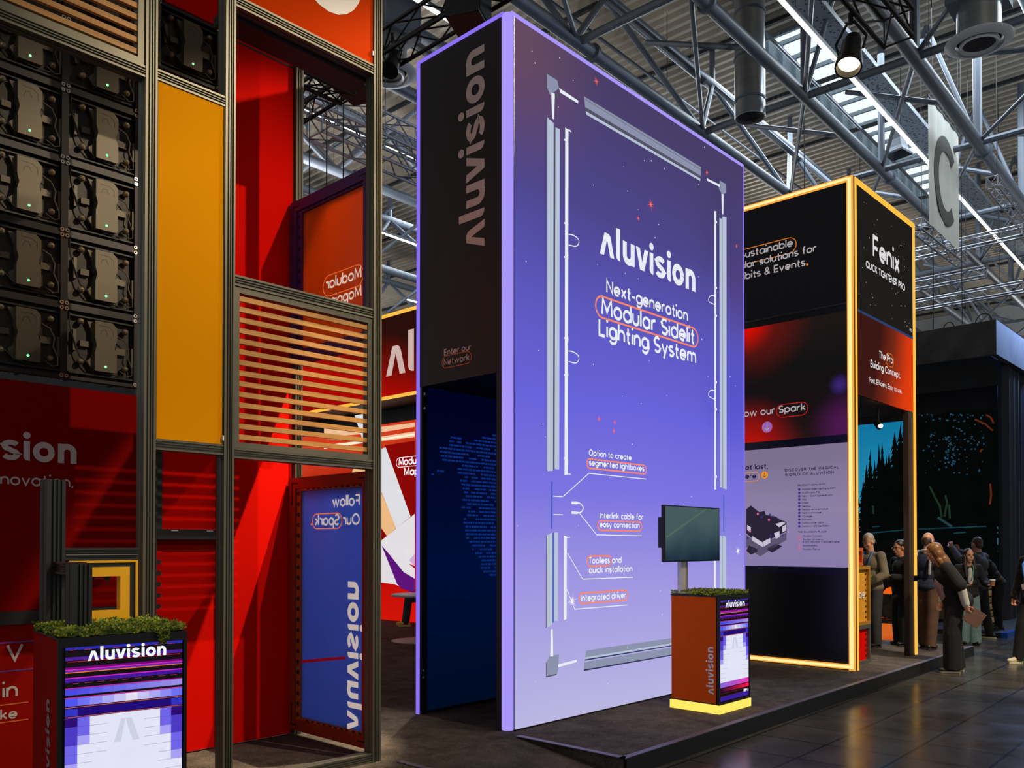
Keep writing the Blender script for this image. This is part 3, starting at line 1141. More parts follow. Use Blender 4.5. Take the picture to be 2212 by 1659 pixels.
def slat_panel(x0, x1, z0, z1, n, label, k0=0):
    t = thing('slatted_panel', (x0, FY + .03, z0), label, 'slatted panel', 'wooden slat panels in the grey frame')
    m = MB()
    bw = .036
    y0, y1 = FY + .012, FY + .07
    m.box(x0, x0 + bw, y0, y1, z0, z1)
    m.box(x1 - bw, x1, y0, y1, z0, z1)
    m.box(x0 + bw, x1 - bw, y0, y1, z0, z0 + bw)
    m.box(x0 + bw, x1 - bw, y0, y1, z1 - bw, z1)
    m.build('panel_frame', OLIVE, t)
    pt = (z1 - z0 - 2 * bw) / n
    for i in range(n):
        z = z0 + bw + pt * (i + .30)
        m = MB().box(x0 + bw, x1 - bw, FY + .022, FY + .045, z, z + .031)
        m.build('slat', WOOD, t)
    return t


slat_panel(2.676, 3.736, 2.124, 3.122, 14, 'slatted wooden panel between two posts, with red showing through its gaps')
slat_panel(1.052, 2.114, 4.257, 5.90, 24, 'slatted wooden panel at the top left corner above the bare circuit cabinets')

# amber panel
t = thing('textile_board', (2.396, FY, 2.136), 'tall plain amber yellow fabric panel in the narrow bay', 'panel', 'coloured panels of the grey frame')
MB().box(2.187, 2.605, FY + .012, FY + .05, 2.137, 4.203).build('fabric', YEL, t)
m = MB()
for x0, x1, z0, z1 in ((2.187, 2.191, 2.137, 4.203), (2.601, 2.605, 2.137, 4.203)):
    m.box(x0, x1, FY + .006, FY + .05, z0, z1)
m.build('frame_edge', BLK, t)
MB().box(2.596, 2.604, FY - .004, FY + .01, 2.16, 2.19).build('pull_tab', WHT, t)

# orange lit panel top right of the frame, with the lower end of a white letter
t = thing('textile_board', (3.2, FY, 4.93), 'large orange panel at the very top, with the bottom of a white letter', 'panel', 'coloured panels of the grey frame')
MB().box(2.678, 3.734, FY + .012, FY + .05, 4.934, 5.93).build('fabric', mat('orange_red_textile', (186, 54, 2), 0.8, 0, 0.04, 1.0, spec=.02), t)
c = ay(712, 12, FY)
m = MB()
for q in ribbon([(c.x + .22 * cos(radians(a)), c.z + .30 + .27 * sin(radians(a))) for a in range(0, 391, 15)], .13):
    m.poly([(x, FY + .010, z) for x, z in q])
m.build('lettering', WHT, t)
MB().box(3.724, 3.734, FY - .002, FY + .012, 4.99, 5.02).build('pull_tab', WHT, t)

# rear red panels
RY = 6.04


def red_panel(x0, x1, z0, z1, label, m_=REDT, seam=None):
    t = thing('textile_board', ((x0 + x1) / 2, RY, z0), label, 'panel', 'coloured panels of the grey frame')
    MB().box(x0, x1, RY, RY + .04, z0, z1).build('fabric', m_, t)
    m = MB()
    m.box(x0 - .012, x0, RY - .01, RY + .05, z0, z1)
    m.box(x1, x1 + .012, RY - .01, RY + .05, z0, z1)
    m.build('frame_edge', BLK, t)
    if seam:
        MB().box(x0, x1, RY - .004, RY, seam, seam + .012).build('seam', BLK, t)
    return t


red_panel(3.30, 3.845, 0.012, 5.93, 'tall red panel filling the rear of the wide bay', seam=5.40)
red_panel(2.775, 3.19, 1.64, 2.6, 'red panel showing above the dark band in the narrow bay')
red_panel(2.775, 3.19, 0.012, 1.48, 'lower red panel under the dark band in the narrow bay')
red_panel(2.775, 3.19, 5.46, 5.93, 'small red panel above the single circuit cabinet in the narrow bay')
t = thing('frame_rail', (2.98, RY, 1.482), 'black rail between the two red panels of the narrow bay', 'rail')
MB().box(2.73, 3.22, RY - .03, RY + .05, 1.565, 1.638).build('rail', BLK, t)
MB().box(2.73, 3.22, RY - .01, RY + .05, 1.482, 1.565).build('lower_lip', REDD, t)
m = MB()
for x in (2.83, 3.10):
    m.box(x, x + .05, RY - .036, RY - .03, 1.625, 1.634)
m.build('clip', SILV, t)


def holes(m, pts, r, nrm, n=12):
    f = V(nrm)
    a = f.orthogonal().normalized()
    b = f.cross(a)
    for p in pts:
        m.poly([V(p) + (a * cos(2 * pi * k / n) + b * sin(2 * pi * k / n)) * r for k in range(n)])
    return m


# perforated vertical profile left of the red panels
t = thing('perforated_profile', (2.755, RY - .02, 0), 'perforated red upright with a row of black holes beside the narrow red panel', 'profile')
MB().box(2.727, 2.772, RY - .012, RY + .03, 0.012, 1.48).build('lower_strip', REDT, t)
MB().box(2.727, 2.772, RY - .012, RY + .03, 1.64, 2.6).build('upper_strip', OLIVE_D, t)
holes(MB(), [(2.75, RY - .0135, z * .079 + .06) for z in range(0, 18)] + [(2.75, RY - .0135, 1.70 + z * .079) for z in range(0, 7)], .018, NF).build('hole', BLK, t)

# ---- LED cabinets seen from behind
CABB = mat('cabinet_black', (15, 14, 12), 0.5, 0.2)
CABP = mat('cabinet_plate', (32, 29, 22), 0.5, 0.3, 0.2, 6)
CABX = mat('power_box_brown_grey', (80, 73, 56), 0.5, 0.2, 0.06, 8)
KNOB = mat('knob_warm_grey', (150, 138, 112), 0.3, 0.5)
GREEN = glow('green_indicator', (120, 255, 150), 2.2, 0)
CABS = 0.484


def led_cabinet(root):
    s = CABS
    m = MB()
    for (x0, x1, z0, z1) in ((0, .022, 0, s), (s - .022, s, 0, s), (.022, s - .022, 0, .022), (.022, s - .022, s - .022, s)):
        m.box(x0, x1, -.06, .0, z0, z1)
    m.box(.022, s - .022, -.05, -.02, .045, .055)
    m.box(.022, s - .022, -.05, -.02, s - .055, s - .045)
    m.build('cabinet_frame', CABB, root, world=False)
    MB().box(.02, s - .02, -.012, .0, .02, s - .02).build('back_plate', CABP, root, world=False)
    bx0, bx1, bz0, bz1 = .19, .335, .075, .415
    out = [(bx0, bz0), (bx1 - .01, bz0), (bx1, bz0 + .01), (bx1, .20), (bx1 - .016, .25), (bx1, .30), (bx1, bz1 - .03), (bx1 - .03, bz1), (bx0, bz1), (bx0, .30), (bx0 + .012, .25), (bx0, .20)]
    pb = MB().prism([(x, -.085, z) for x, z in out], (0, .07, 0)).build('power_box', CABX, root, world=False)
    m = MB()
    for q in ribbon([(.215, .385), (.28, .385), (.31, .36), (.31, .32)], .003) + ribbon([(.225, .325), (.235, .355), (.26, .36), (.275, .325)], .003):
        m.poly([(x, -.0855, z) for x, z in q])
    m.build('embossed_mark', CABB, pb, world=False)
    MB().lathe([(0, -.0), (.008, -.0), (.008, .003), (0, .003)], (.26, -.088, .11), 10, Matrix.Rotation(-pi / 2, 3, 'X')).build('indicator_light', GREEN, pb, world=False)
    MB().prism([(bx0, -.05, .41), (bx0 - .04, -.05, .41), (bx0, -.05, .33)], (0, .03, 0)).build('side_fin', CABX, root, world=False)
    MB().prism([(bx0, -.05, .08), (bx0 - .04, -.05, .14), (bx0, -.05, .18)], (0, .03, 0)).build('side_fin', CABX, root, world=False)
    for (x, z) in ((.11, .40), (.11, .13), (.405, .38), (.405, .12)):
        MB().ball((x, -.045, z), (.022, .03, .02), 10, 6).build('knob', KNOB, root, True, world=False)
    MB().box(.062, .082, -.05, -.01, .20, .34).build('handle_bar', CABX, root, world=False)
    MB().box(.448, .462, -.05, -.01, .14, .27).build('handle_bar', CABX, root, world=False)
    MB().box(.11, .165, -.04, -.01, .235, .275).build('bracket', CABX, root, world=False)
    MB().box(.345, .41, -.04, -.01, .215, .26).build('bracket', CABX, root, world=False)
    MB().path([(.035 + .0 * i, -.055, .45 - .03 * i) for i in range(4)] + [(.04 + .012 * i, -.055, .34 - .035 * i) for i in range(1, 6)] + [(.14 + .04 * i, -.06, .125 - .035 * sqrt(i)) for i in range(1, 4)] + [(.34, -.06, .062), (.39, -.06, .065)], .0045, 6).build('cable', mat('cable_black_gloss', (30, 28, 26), 0.2), root, True, world=False)
    MB().path([(.35, -.05, .34), (.40, -.06, .31), (.43, -.05, .26), (.42, -.055, .2), (.45, -.055, .13), (.45, -.055, .08), (.42, -.05, .07), (.37, -.05, .10)], .0045, 6).build('cable', mat('cable_grey', (88, 82, 70), 0.3), root, True, world=False)
    m = MB()
    for x in (.016, s - .016):
        for z in (.018, s - .018):
            m.lathe([(.006, 0), (.013, 0), (.013, .005), (.006, .005), (.006, 0)], (x, -.066, z), 10, Matrix.Rotation(-pi / 2, 3, 'X'))
    m.build('corner_bolt', SILV, root, world=False)
    return root


rows = ['lowest', 'second lowest', 'third from the bottom', 'fourth from the bottom', 'fifth from the bottom', 'topmost']
proto = None
for ci, (x, cn) in enumerate(((2.108, 'right'), (1.624, 'left'), (1.14, 'outer left'))):
    for r in range(6):
        lb = '%s open-backed screen cabinet in the %s column beside the grey post' % (rows[r], cn)
        if ci == 2:
            break
        if proto is None:
            proto = thing('screen_cabinet', (x, RY + .06, 2.63), lb, 'screen cabinet', 'open-backed screen cabinets')
            led_cabinet(proto)
            o = proto
        else:
            o = copy_tree(proto)
            o.location = (x, RY + .06, 2.63 + CABS * r)
            o['label'] = lb
o = copy_tree(proto)
o.location = (2.72, RY + .06, 4.965)
o['label'] = 'single open-backed screen cabinet above the amber panel, under a small red panel'
t = thing('perforated_profile', (2.70, RY - .06, 4.9), 'short perforated brown upright beside the single circuit cabinet', 'profile')
MB().box(2.665, 2.715, RY - .07, RY - .0, 4.93, 5.93).build('strip', CABX, t)
holes(MB(), [(2.69, RY - .0715, 4.97 + k * .075) for k in range(12)], .019, NF).build('hole', BLK, t)
t = tag(MB().box(2.60, 2.655, RY - .02, RY + .05, 1.02, 5.9).build('dark_upright', BLK), 'black upright at the right end of the cabinet wall, behind the grey post', 'upright')

# ---- red banner under the cabinets and the panel below it
t = thing('textile_banner', (1.8, RY, 1.10), 'large dark red banner with grey lettering under the circuit cabinets', 'banner', 'red banners under the cabinets')
MB().box(0.9, 2.60, RY + .0, RY + .04, 1.105, 2.575).build('fabric', mat('banner_red', (128, 4, 2), 0.8, 0, 0.04, 1.2, spec=.03), t)
m = MB()
put_text(m, 'Aluvision', ay(1.5, 992, RY) * 1 - Z * 0, ay(164.5, 1004.5, RY), Z, 'logo', vis='sion')
put_text(m, 'innovation.', ay(0, 1047, RY), ay(158, 1057, RY), Z, bold=.008, vis='novation.')
m.v = [(x, y - .003, z) for x, y, z in m.v]
m.build('lettering', mat('print_grey', (196, 184, 182), .7, 0, .01), t)
t = thing('textile_banner', (1.8, RY, 0.03), 'red banner below the black rail, mostly hidden by the moss-topped counter', 'banner', 'red banners under the cabinets')
MB().box(0.9, 2.60, RY, RY + .04, 0.03, 1.02).build('fabric', mat('banner_red_lower', (150, 16, 6), 0.8, 0, 0.04, 1.2, spec=.03), t)
m = MB()
for s_, u0, u1, v in (('V', 13, 50, 1430), ('in', 4, 38, 1509), ('ke', 0, 37, 1556)):
    a, b = ay(u0, v, RY), ay(u1, v, RY)
    put_text(m, s_, a, V((b.x, a.y, a.z)), Z, bold=.01)
m.v = [(x, y - .003, z) for x, y, z in m.v]
m.build('lettering', GRYT, t)
m = MB()
for (v, ) in ((1525,), (1563,)):
    a, b = ay(-10, v, RY), ay(60, v - 3, RY)
    m.line([(a.x, RY - .003, a.z), (b.x, RY - .003, a.z)], .007, Z, NF)
m.build('underline', ORT, t)
a = ay(-6, 1414, RY)
m = MB()
capsule(m, (a.x - .08, RY - .003, a.z - .11), (a.x + .30, RY - .003, a.z - .11), Z, 0, .18, .008, NF)
m.build('outline', mat('print_violet', (96, 60, 150), .7, 0, .01), t)
t = tag(MB().box(0.9, 2.60, RY - .03, RY + .05, 1.022, 1.103).build('banner_rail', BLK), 'black rail between the upper and lower red banners', 'rail')


# ---- side panels standing at right angles between front and rear posts
def translucent(name, rgb, f=0.55):
    m = bpy.data.materials.new(name)
    m.use_nodes = True
    nt = m.node_tree
    b = nt.nodes['Principled BSDF']
    c = (*lin(rgb), 1)
    nz = nt.nodes.new('ShaderNodeTexNoise')
    nz.inputs['Scale'].default_value = 1.4
    hs = nt.nodes.new('ShaderNodeMix')
    hs.data_type = 'RGBA'
    hs.inputs[6].default_value = tuple(x * .92 for x in c[:3]) + (1,)
    hs.inputs[7].default_value = c
    nt.links.new(nz.outputs['Fac'], hs.inputs[0])
    nt.links.new(hs.outputs[2], b.inputs['Base Color'])
    b.inputs['Roughness'].default_value = 0.35
    tr = nt.nodes.new('ShaderNodeBsdfTranslucent')
    nt.links.new(hs.outputs[2], tr.inputs['Color'])
    mx = nt.nodes.new('ShaderNodeMixShader')
    mx.inputs[0].default_value = f
    nt.links.new(b.outputs[0], mx.inputs[1])
    nt.links.new(tr.outputs[0], mx.inputs[2])
    nt.links.new(mx.outputs[0], nt.nodes['Material Output'].inputs['Surface'])
    return m


def side_panel(z0, z1, fab, frm, strip, label, nh):
    X, y0, y1 = 3.83, 5.0, 6.02
    t = thing('glazed_panel', (X, 5.5, z0), label, 'panel', 'side panels between front and rear posts')
    bw = .085
    m = MB()
    m.box(X - .02, X + .06, y0, y0 + bw * .7, z0, z1)
    m.box(X - .02, X + .06, y1 - bw, y1, z0, z1)
    m.box(X - .02, X + .06, y0 + bw * .7, y1 - bw, z0, z0 + bw)
    m.box(X - .02, X + .06, y0 + bw * .7, y1 - bw, z1 - bw, z1)
    m.build('panel_frame', frm, t)
    m = MB()
    for (a, b, c, d) in ((y1 - .045, y1 - .035, z0 + .04, z0 + .22), (y1 - .12, y1 - .035, z0 + .04, z0 + .05), (y1 - .045, y1 - .035, z1 - .22, z1 - .04), (y1 - .12, y1 - .035, z1 - .05, z1 - .04),
                         (y0 + .02, y0 + .03, z0 + .04, z0 + .18), (y0 + .02, y0 + .11, z0 + .04, z0 + .05), (y0 + .02, y0 + .03, z1 - .18, z1 - .04), (y0 + .02, y0 + .11, z1 - .05, z1 - .04)):
        m.box(X - .023, X - .019, a, b, c, d)
    m.build('corner_mark', BLK, t)
    sw = .055
    m = MB()
    m.box(X - .005, X + .05, y1 - bw - sw, y1 - bw, z0 + bw, z1 - bw)
    m.box(X - .005, X + .05, y0 + bw * .7, y1 - bw - sw, z0 + bw, z0 + bw + .02)
    m.box(X - .005, X + .05, y0 + bw * .7, y1 - bw - sw, z1 - bw - .02, z1 - bw)
    m.build('perforated_strip', strip, t)
    st = (z1 - z0 - 2 * bw) / nh
    pts = [(X - .0065, y1 - bw - sw / 2, z0 + bw + st * (k + .5)) for k in range(nh)]
    holes(MB(), pts, .0185, (-1, 0, 0)).build('hole', BLK, t)
    m = MB()
    k = 0
    y = y0 + bw
    while y < y1 - bw - sw - .05:
        m.box(X - .0065, X - .0045, y, y + .035, z0 + bw + .004, z0 + bw + .016)
        m.box(X - .0065, X - .0045, y, y + .035, z1 - bw - .016, z1 - bw - .004)
        y += .075
    m.build('slot', BLK, t)
    MB().lathe([(.014, 0), (.024, 0), (.024, .006), (.014, .006), (.014, 0)], (X - .012, y1 - bw - sw / 2, z0 + (z1 - z0) * .25), 14, Matrix.Rotation(pi / 2, 3, 'Y')).build('lock_ring', SILV, t)
    MB().box(X + .012, X + .03, y0 + bw * .7, y1 - bw - sw, z0 + bw + .02, z1 - bw - .02).build('fabric', fab, t)
    return t


t = side_panel(0.055, 2.06, translucent('blue_violet_textile', (104, 146, 236)), mat('frame_red_light_tint', (150, 46, 16), .5, .2), mat('rust_strip', (176, 84, 24), .5, .2), 'blue side panel with mirrored white lettering in a frame coloured red by reflected light', 22)  # frame colour holds the red light reflected onto it
XT = 3.838
m = MB()


def xt(u, v):
    return ax(u, v, XT)


def flat_z(P0, P1):
    return V((XT, P0.y, P0.z)), V((XT, P1.y, P0.z))


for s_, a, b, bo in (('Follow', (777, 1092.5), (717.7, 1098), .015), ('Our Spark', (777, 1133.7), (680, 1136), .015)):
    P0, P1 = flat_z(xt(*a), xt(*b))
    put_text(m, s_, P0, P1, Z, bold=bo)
m.build('lettering', glow('print_grey_added_glow', (198, 180, 172), .9, .02), t)  # letters emit in place of lamp light passing through the fabric
m = MB()
P0, P1 = flat_z(xt(738.5, 1141), xt(675, 1141))
capsule(m, P0, P1, Z, 0, .115, .008, (-1, 0, 0))
c = xt(673, 1135)
m.box(XT - .001, XT, c.y - .009, c.y + .009, c.z, c.z + .018)
m.build('outline', glow('print_orange_added_glow', (228, 110, 50), .9, .02), t)  # outline given the same added emission as the letters
m = MB()
a, b = xt(750, 1576), xt(747, 1256)
put_text(m, 'Aluvision', (XT, a.y, a.z), (XT, a.y, b.z), (0, -1, 0), 'logo', hs=0.93)
m.build('logo_lettering', glow('print_grey_added_glow', (198, 180, 172), .9, .02), t)
a, b = xt(651, 1429), xt(745, 1421)
m = MB().line([(XT, a.y, a.z), (XT, b.y, b.z + .0)], .022, Z, (-1, 0, 0))
m.build('printed_streak', mat('streak_magenta', (250, 20, 80), .5, 0, .02), t)

t = side_panel(2.98, 4.28, translucent('orange_textile', (186, 98, 26)), mat('violet_frame', (74, 40, 104), .5, .3), mat('violet_strip', (84, 42, 116), .5, .3), 'orange side panel with mirrored lettering in a violet frame, upper right of the grey frame', 13)
m = MB()
for s_, a, b in (('Modular', (781, 600), (704, 626)),):
    P0, P1 = flat_z(xt(*a), xt(*b))
    put_text(m, s_, P0, P1, Z, bold=.012)
P0, P1 = flat_z(xt(781, 640), xt(724.6, 653))
put_text(m, 'Mapping', P0, P1, Z, bold=.012, vis='Mappi')
m.build('lettering', glow('print_white_added_glow', (226, 196, 178), .9, .02), t)  # emission stands in for lamp light shining through the orange fabric
m = MB()
P0, P1 = flat_z(xt(785, 604), xt(698, 604))
capsule(m, P0 - Z * .035, P1 - Z * .035, Z, 0, .16, .006, (-1, 0, 0))
m.build('outline', glow('print_orange_added_glow', (228, 110, 50), .9, .02), t)  # emits like the lettering, in place of transmitted light

# ================================================================== VIOLET-EDGED LIGHTBOX TOWER
LX0, LX1, LY0, LY1, LZ = 5.083, 9.06, 4.806, 5.95, 5.935
VIO = glow('violet_edge_light', (168, 150, 250), 1.0, 0.05, .6)
VIO2 = glow('violet_edge_light_deep', (138, 112, 242), 1.0, 0.05, .6)
T = thing('lightbox_tower', ((LX0 + LX1) / 2, (LY0 + LY1) / 2, 0), 'tall violet-blue illuminated lightbox tower with exploded profile drawing', 'lightbox')
DARKP = mat('dark_print_panel', (26, 22, 21), 0.6, 0, .05)
m = MB()
m.box(LX0 + .05, LX1 - .01, LY0 + .006, LY0 + .10, 0, LZ - .02)            # front wall
m.box(LX0 + .05, LX1 - .01, LY1 - .06, LY1, 0, LZ - .02)                   # rear wall
m.box(LX1 - .08, LX1 - .01, LY0 + .10, LY1 - .06, 0, LZ - .02)
m.box(LX0 + .05, LX1 - .08, LY0 + .10, LY1 - .06, LZ - .1, LZ - .02)       # roof
m.box(LX0 + .05, LX1 - .08, LY0 + .10, LY1 - .06, 2.97, 3.05)              # inner ceiling
m.build('body', BLK, T)
m = MB()
m.box(LX0 + .006, LX0 + .07, LY0 + .085, LY1 - .04, 2.955, LZ - .03)
m.build('side_panel', DARKP, T)
m = MB()
m.box(LX0 + .01, LX0 + .07, LY0 + .085, 4.945, 0, 2.955)
m.box(LX0 + .01, LX0 + .07, 5.885, LY1 - .04, 0, 2.955)
m.build('door_jamb', BLK, T)
# front print
PR = screen('lightbox_print', [(0.0, (190, 186, 226)), (0.10, (176, 170, 226)), (0.22, (160, 150, 226)), (0.36, (124, 116, 224)), (0.50, (104, 100, 218)), (0.64, (92, 88, 190)), (0.80, (78, 70, 140)), (1.0, (72, 62, 104))],
            'Z', 0, 5.9, 1.0, 0.25, 0.5, None, [(-1.9, 0, 5.75, 1.5, (112, 78, 92)), (1.9, 0, 4.4, .9, (84, 50, 104)), (1.75, 0, 3.2, 1.1, (72, 70, 196)), (1.5, 0, 5.0, 1.0, (66, 56, 96))])
FPY = LY0 - .002
FPX0 = ay(1110.5, 800, LY0).x
mb = MB().box(FPX0, LX1 - .02, LY0 - .0, LY0 + .006, .012, LZ - .035)
o = mb.build('front_print', PR, T)
# corner tube and edge lights
cx, cy = LX0 + .047, LY0 + .045
m = MB().tube((cx, cy, .012), (cx, cy, LZ - .03), .05, 28)
m.ball((cx, cy, LZ - .03), (.05, .05, .03), 28, 8)
m.build('corner_light', VIO, T, True)
m = MB().box(LX0, LX0 + .045, LY0 + .06, LY1, LZ - .032, LZ)
m.box(LX0, LX0 + .045, LY1 - .036, LY1, .0, LZ - .032)
m.build('side_edge_light', VIO2, T)
m = MB().box(FPX0 - .03, LX1, LY0 - .004, LY0 + .05, LZ - .035, LZ)
m.build('top_edge_light', VIO, T)
m = MB().box(LX1 - .018, LX1, LY0 - .004, LY0 + .05, .0, LZ - .035)
m.build('right_edge_light', VIO2, T)
m = MB().box(FPX0, LX1, LY0 - .003, LY0 + .0, 0, .012)
m.box(FPX0 - .006, FPX0, LY0 - .004, LY0 + .02, 0, LZ - .035)
m.build('black_joint', BLK, T)


def fp(u, v, k=0):
    p = ay(u, v, FPY - .001 * k)
    return p


def fpolys(name, polys, material, k=1):
    m = MB()
    for p in polys:
        m.poly([fp(u, v, k) for u, v in p])
    return m.build(name, material, T)


PW = glow('print_glow_white', (232, 236, 244), 1.0, .01)
PL = glow('print_glow_steel', (182, 194, 214), 1.0, .04, 2)
PM = glow('print_glow_steel_mid', (140, 146, 172), 1.0, .06, 2)
PD = glow('print_glow_steel_dark', (84, 82, 100), 1.0, .06, 2)
PB = glow('print_glow_blue', (74, 96, 196), 1.0, .04, 2)
PK = glow('print_glow_ink', (40, 44, 80), 1.0, .04, 2)
PO = glow('print_glow_coral', (248, 136, 100), 1.0, .02)
PR_ = glow('print_glow_red', (255, 92, 70), 1.15, .02)
# left profile, upper and lower segment
fpolys('profile_drawing', [[(1181, 252), (1196, 266), (1194.5, 1017), (1181, 1018)], [(1200, 275), (1209, 279), (1208, 1014), (1198, 1013)],
                           [(1180, 1157), (1193.5, 1150), (1193.5, 1349), (1179.5, 1357)], [(1197, 1150), (1205.5, 1150), (1205, 1341), (1196.5, 1341)]], PL, 1)
fpolys('profile_shadow_line', [[(1196, 266), (1200, 275), (1198, 1013), (1194.5, 1017)], [(1181, 252), (1182.4, 253.4), (1182.2, 1018), (1180.6, 1018)], [(1179.6, 1157), (1181, 1157), (1180.8, 1356), (1179.2, 1357)]], PD, 2)
fpolys('profile_blue_line', [[(1193.5, 1151), (1197, 1150), (1196.5, 1343), (1193.3, 1347)], [(1190.3, 1039), (1193.8, 1040), (1193.3, 1143), (1190, 1143)], [(1562.3, 1069), (1564.5, 1070), (1564.3, 1149), (1562.3, 1148)]], PB, 2)
# thin driver rails
rails = [[(1221, 275), (1228, 281), (1226.5, 1025), (1219.5, 1027)], [(1218.5, 1157), (1224.5, 1159), (1224, 1337), (1218, 1340)],
         [(1543, 456), (1547.3, 456), (1546.6, 1058), (1543.2, 1057)], [(1542.5, 1157), (1546, 1157), (1546, 1278), (1542.5, 1278)],
         [(1228, 278), (1234, 283), (1234, 286), (1228, 282)], [(1226, 1023), (1233, 1023), (1233, 1025), (1226, 1025)], [(1224, 1160), (1231, 1160), (1231, 1162), (1224, 1162)], [(1195.5, 1071), (1215, 1072), (1215, 1074), (1195.5, 1073)], [(1195.5, 1110.5), (1216, 1111), (1216, 1113), (1195.5, 1112.5)]]
for v in (300, 480, 553, 728, 808, 988):
    rails.append([(1219, v), (1221, v), (1221, v + 4), (1219, v + 4)])
for v in (478, 620, 680, 824, 882, 1028):
    rails.append([(1547, v), (1549, v), (1549, v + 4), (1547, v + 4)])
fpolys('driver_rail_drawing', rails, PW, 1)
clips = []
for v in (300, 474, 548, 728, 804, 988):
    clips.append([(1226.2, v), (1229, v + .5), (1229, v + 10), (1226.2, v + 9)])
for v in (476, 618, 678, 822, 880, 1026):
    clips.append([(1542.3, v), (1544, v), (1544, v + 8), (1542.3, v + 8)])
fpolys('rail_clip_drawing', clips, PM, 2)


def curve_px(pts, wpx, material, name, k=2):
    m = MB()
    q = [fp(u, v, k) for u, v in pts]
    wd = wpx * (q[0] - _C).length / FPX
    for r in ribbon([(p.x, p.z) for p in q], wd):
        m.poly([(x, q[0].y, z) for x, z in r])
    return m.build(name, material, T)


def spline(pts, n=6):
    out = []
    P = [V(p).to_2d() for p in pts]
    for i in range(len(P) - 1):
        a, b, c, d = P[max(i - 1, 0)], P[i], P[i + 1], P[min(i + 2, len(P) - 1)]
        for j in range(n):
            t = j / n
            q = .5 * ((2 * b) + (c - a) * t + (2 * a - 5 * b + 4 * c - d) * t * t + (3 * b - a - 3 * c + d) * t ** 3)
            out.append((q.x, q.y))
    out.append(tuple(P[-1]))
    return out


for dv in (0, 252):
    curve_px(spline([(1228, 506 + dv), (1238, 508 + dv), (1248, 515 + dv), (1250.5, 524 + dv), (1244, 532 + dv), (1228.5, 529 + dv)]), 2.2, PW, 'cable_loop_drawing')
for dv in (0, 204.5):
    curve_px(spline([(1545.5, 640 + dv), (1536, 638.5 + dv), (1530.6, 645 + dv), (1532, 652 + dv), (1544, 658 + dv)]), 1.8, PW, 'cable_loop_drawing')
curve_px(spline([(1245, 1086), (1254, 1088), (1260, 1097), (1255, 1106), (1245, 1108)]), 2.6, PW, 'cable_loop_drawing')
fpolys('plug_drawing', [[(1234.5, 1083), (1246, 1083), (1250, 1085), (1250, 1088), (1246, 1089.5), (1234.5, 1089)], [(1234.5, 1104.5), (1246, 1105), (1250, 1106), (1250, 1109), (1246, 1110.5), (1234.5, 1110)]], PW, 1)
# horizontal profiles, top and bottom
fpolys('profile_drawing', [[(1261.5, 207.5), (1514.3, 361), (1513.8, 380), (1264, 231)]], PM, 1)
fpolys('profile_drawing', [[(1265.4, 240), (1513, 386), (1512.6, 391), (1266, 247)]], PL, 1)
fpolys('profile_shadow_line', [[(1264, 231), (1513.8, 380), (1513, 386), (1265.4, 240)], [(1261.3, 206.5), (1514.4, 360), (1514.4, 361.4), (1261.5, 208.3)], [(1262, 213), (1514.2, 366), (1514.2, 367), (1262.3, 214.2)]], PD, 2)
fpolys('profile_drawing', [[(1266, 1406), (1300, 1400), (1510, 1370), (1510, 1385), (1263.5, 1425)], [(1262.5, 1430), (1510, 1389), (1510, 1404.5), (1261.3, 1447)]], PM, 1)
fpolys('profile_shadow_line', [[(1263.5, 1424.5), (1510, 1384.5), (1510, 1386), (1263.3, 1427)], [(1261.3, 1446.5), (1510, 1404), (1510, 1406), (1261.3, 1449.5)]], PK, 2)
fpolys('profile_highlight', [[(1263.8, 1420), (1510, 1380), (1510, 1383.5), (1263.5, 1424)]], PL, 2)
# right profile
fpolys('profile_drawing', [[(1554, 470.6), (1559.3, 473), (1559.3, 1053), (1555, 1052.7)], [(1560.8, 468), (1569.3, 469), (1569.6, 1057.7), (1562, 1055)], [(1555, 1157), (1559.5, 1158), (1559.5, 1283), (1555, 1283)], [(1561, 1157), (1568.6, 1159), (1568.6, 1283), (1561, 1283)]], PL, 1)
fpolys('profile_shadow_line', [[(1559.3, 473), (1560.8, 468), (1562, 1055), (1559.3, 1053)], [(1559.5, 1158), (1561, 1157), (1561, 1283), (1559.5, 1283)]], PM, 2)
# corner brackets
fpolys('bracket_drawing', [[(1180.3, 157.5), (1203.3, 172), (1207.6, 190), (1196, 200), (1188.6, 205), (1181, 187)], [(1555, 390), (1568, 398), (1569, 416), (1560, 420), (1553, 408)],
                           [(1179.7, 1431), (1188.6, 1416), (1207.6, 1414), (1206, 1446.6), (1202.5, 1458), (1179.7, 1463)]], PM, 1)
fpolys('bracket_arm_drawing', [[(1208, 190), (1249.4, 217.7), (1248.6, 223.5), (1210, 200)], [(1191, 200), (1198.7, 202.5), (1197, 258), (1192.4, 255.7)], [(1527, 385), (1555, 399), (1555, 404), (1527, 390)], [(1558.5, 418), (1563, 420), (1562.3, 464), (1559.4, 462)],
                               [(1206, 1435), (1246, 1425), (1246, 1430), (1206, 1441.5)], [(1190, 1359), (1194, 1359), (1195, 1418), (1188.6, 1418)]], PW, 2)
fpolys('bracket_edge', [[(1180.3, 157), (1203.5, 171.5), (1203.5, 173.5), (1180.3, 159)], [(1180, 158), (1181.4, 158), (1182, 187), (1180.6, 187)], [(1179.7, 1460.5), (1202.5, 1455.5), (1202.5, 1458), (1179.7, 1463.5)], [(1179.4, 1431), (1181, 1430), (1181, 1462), (1179.4, 1463)], [(1198, 203), (1207.5, 204), (1207, 212), (1199, 210)]], PD, 3)
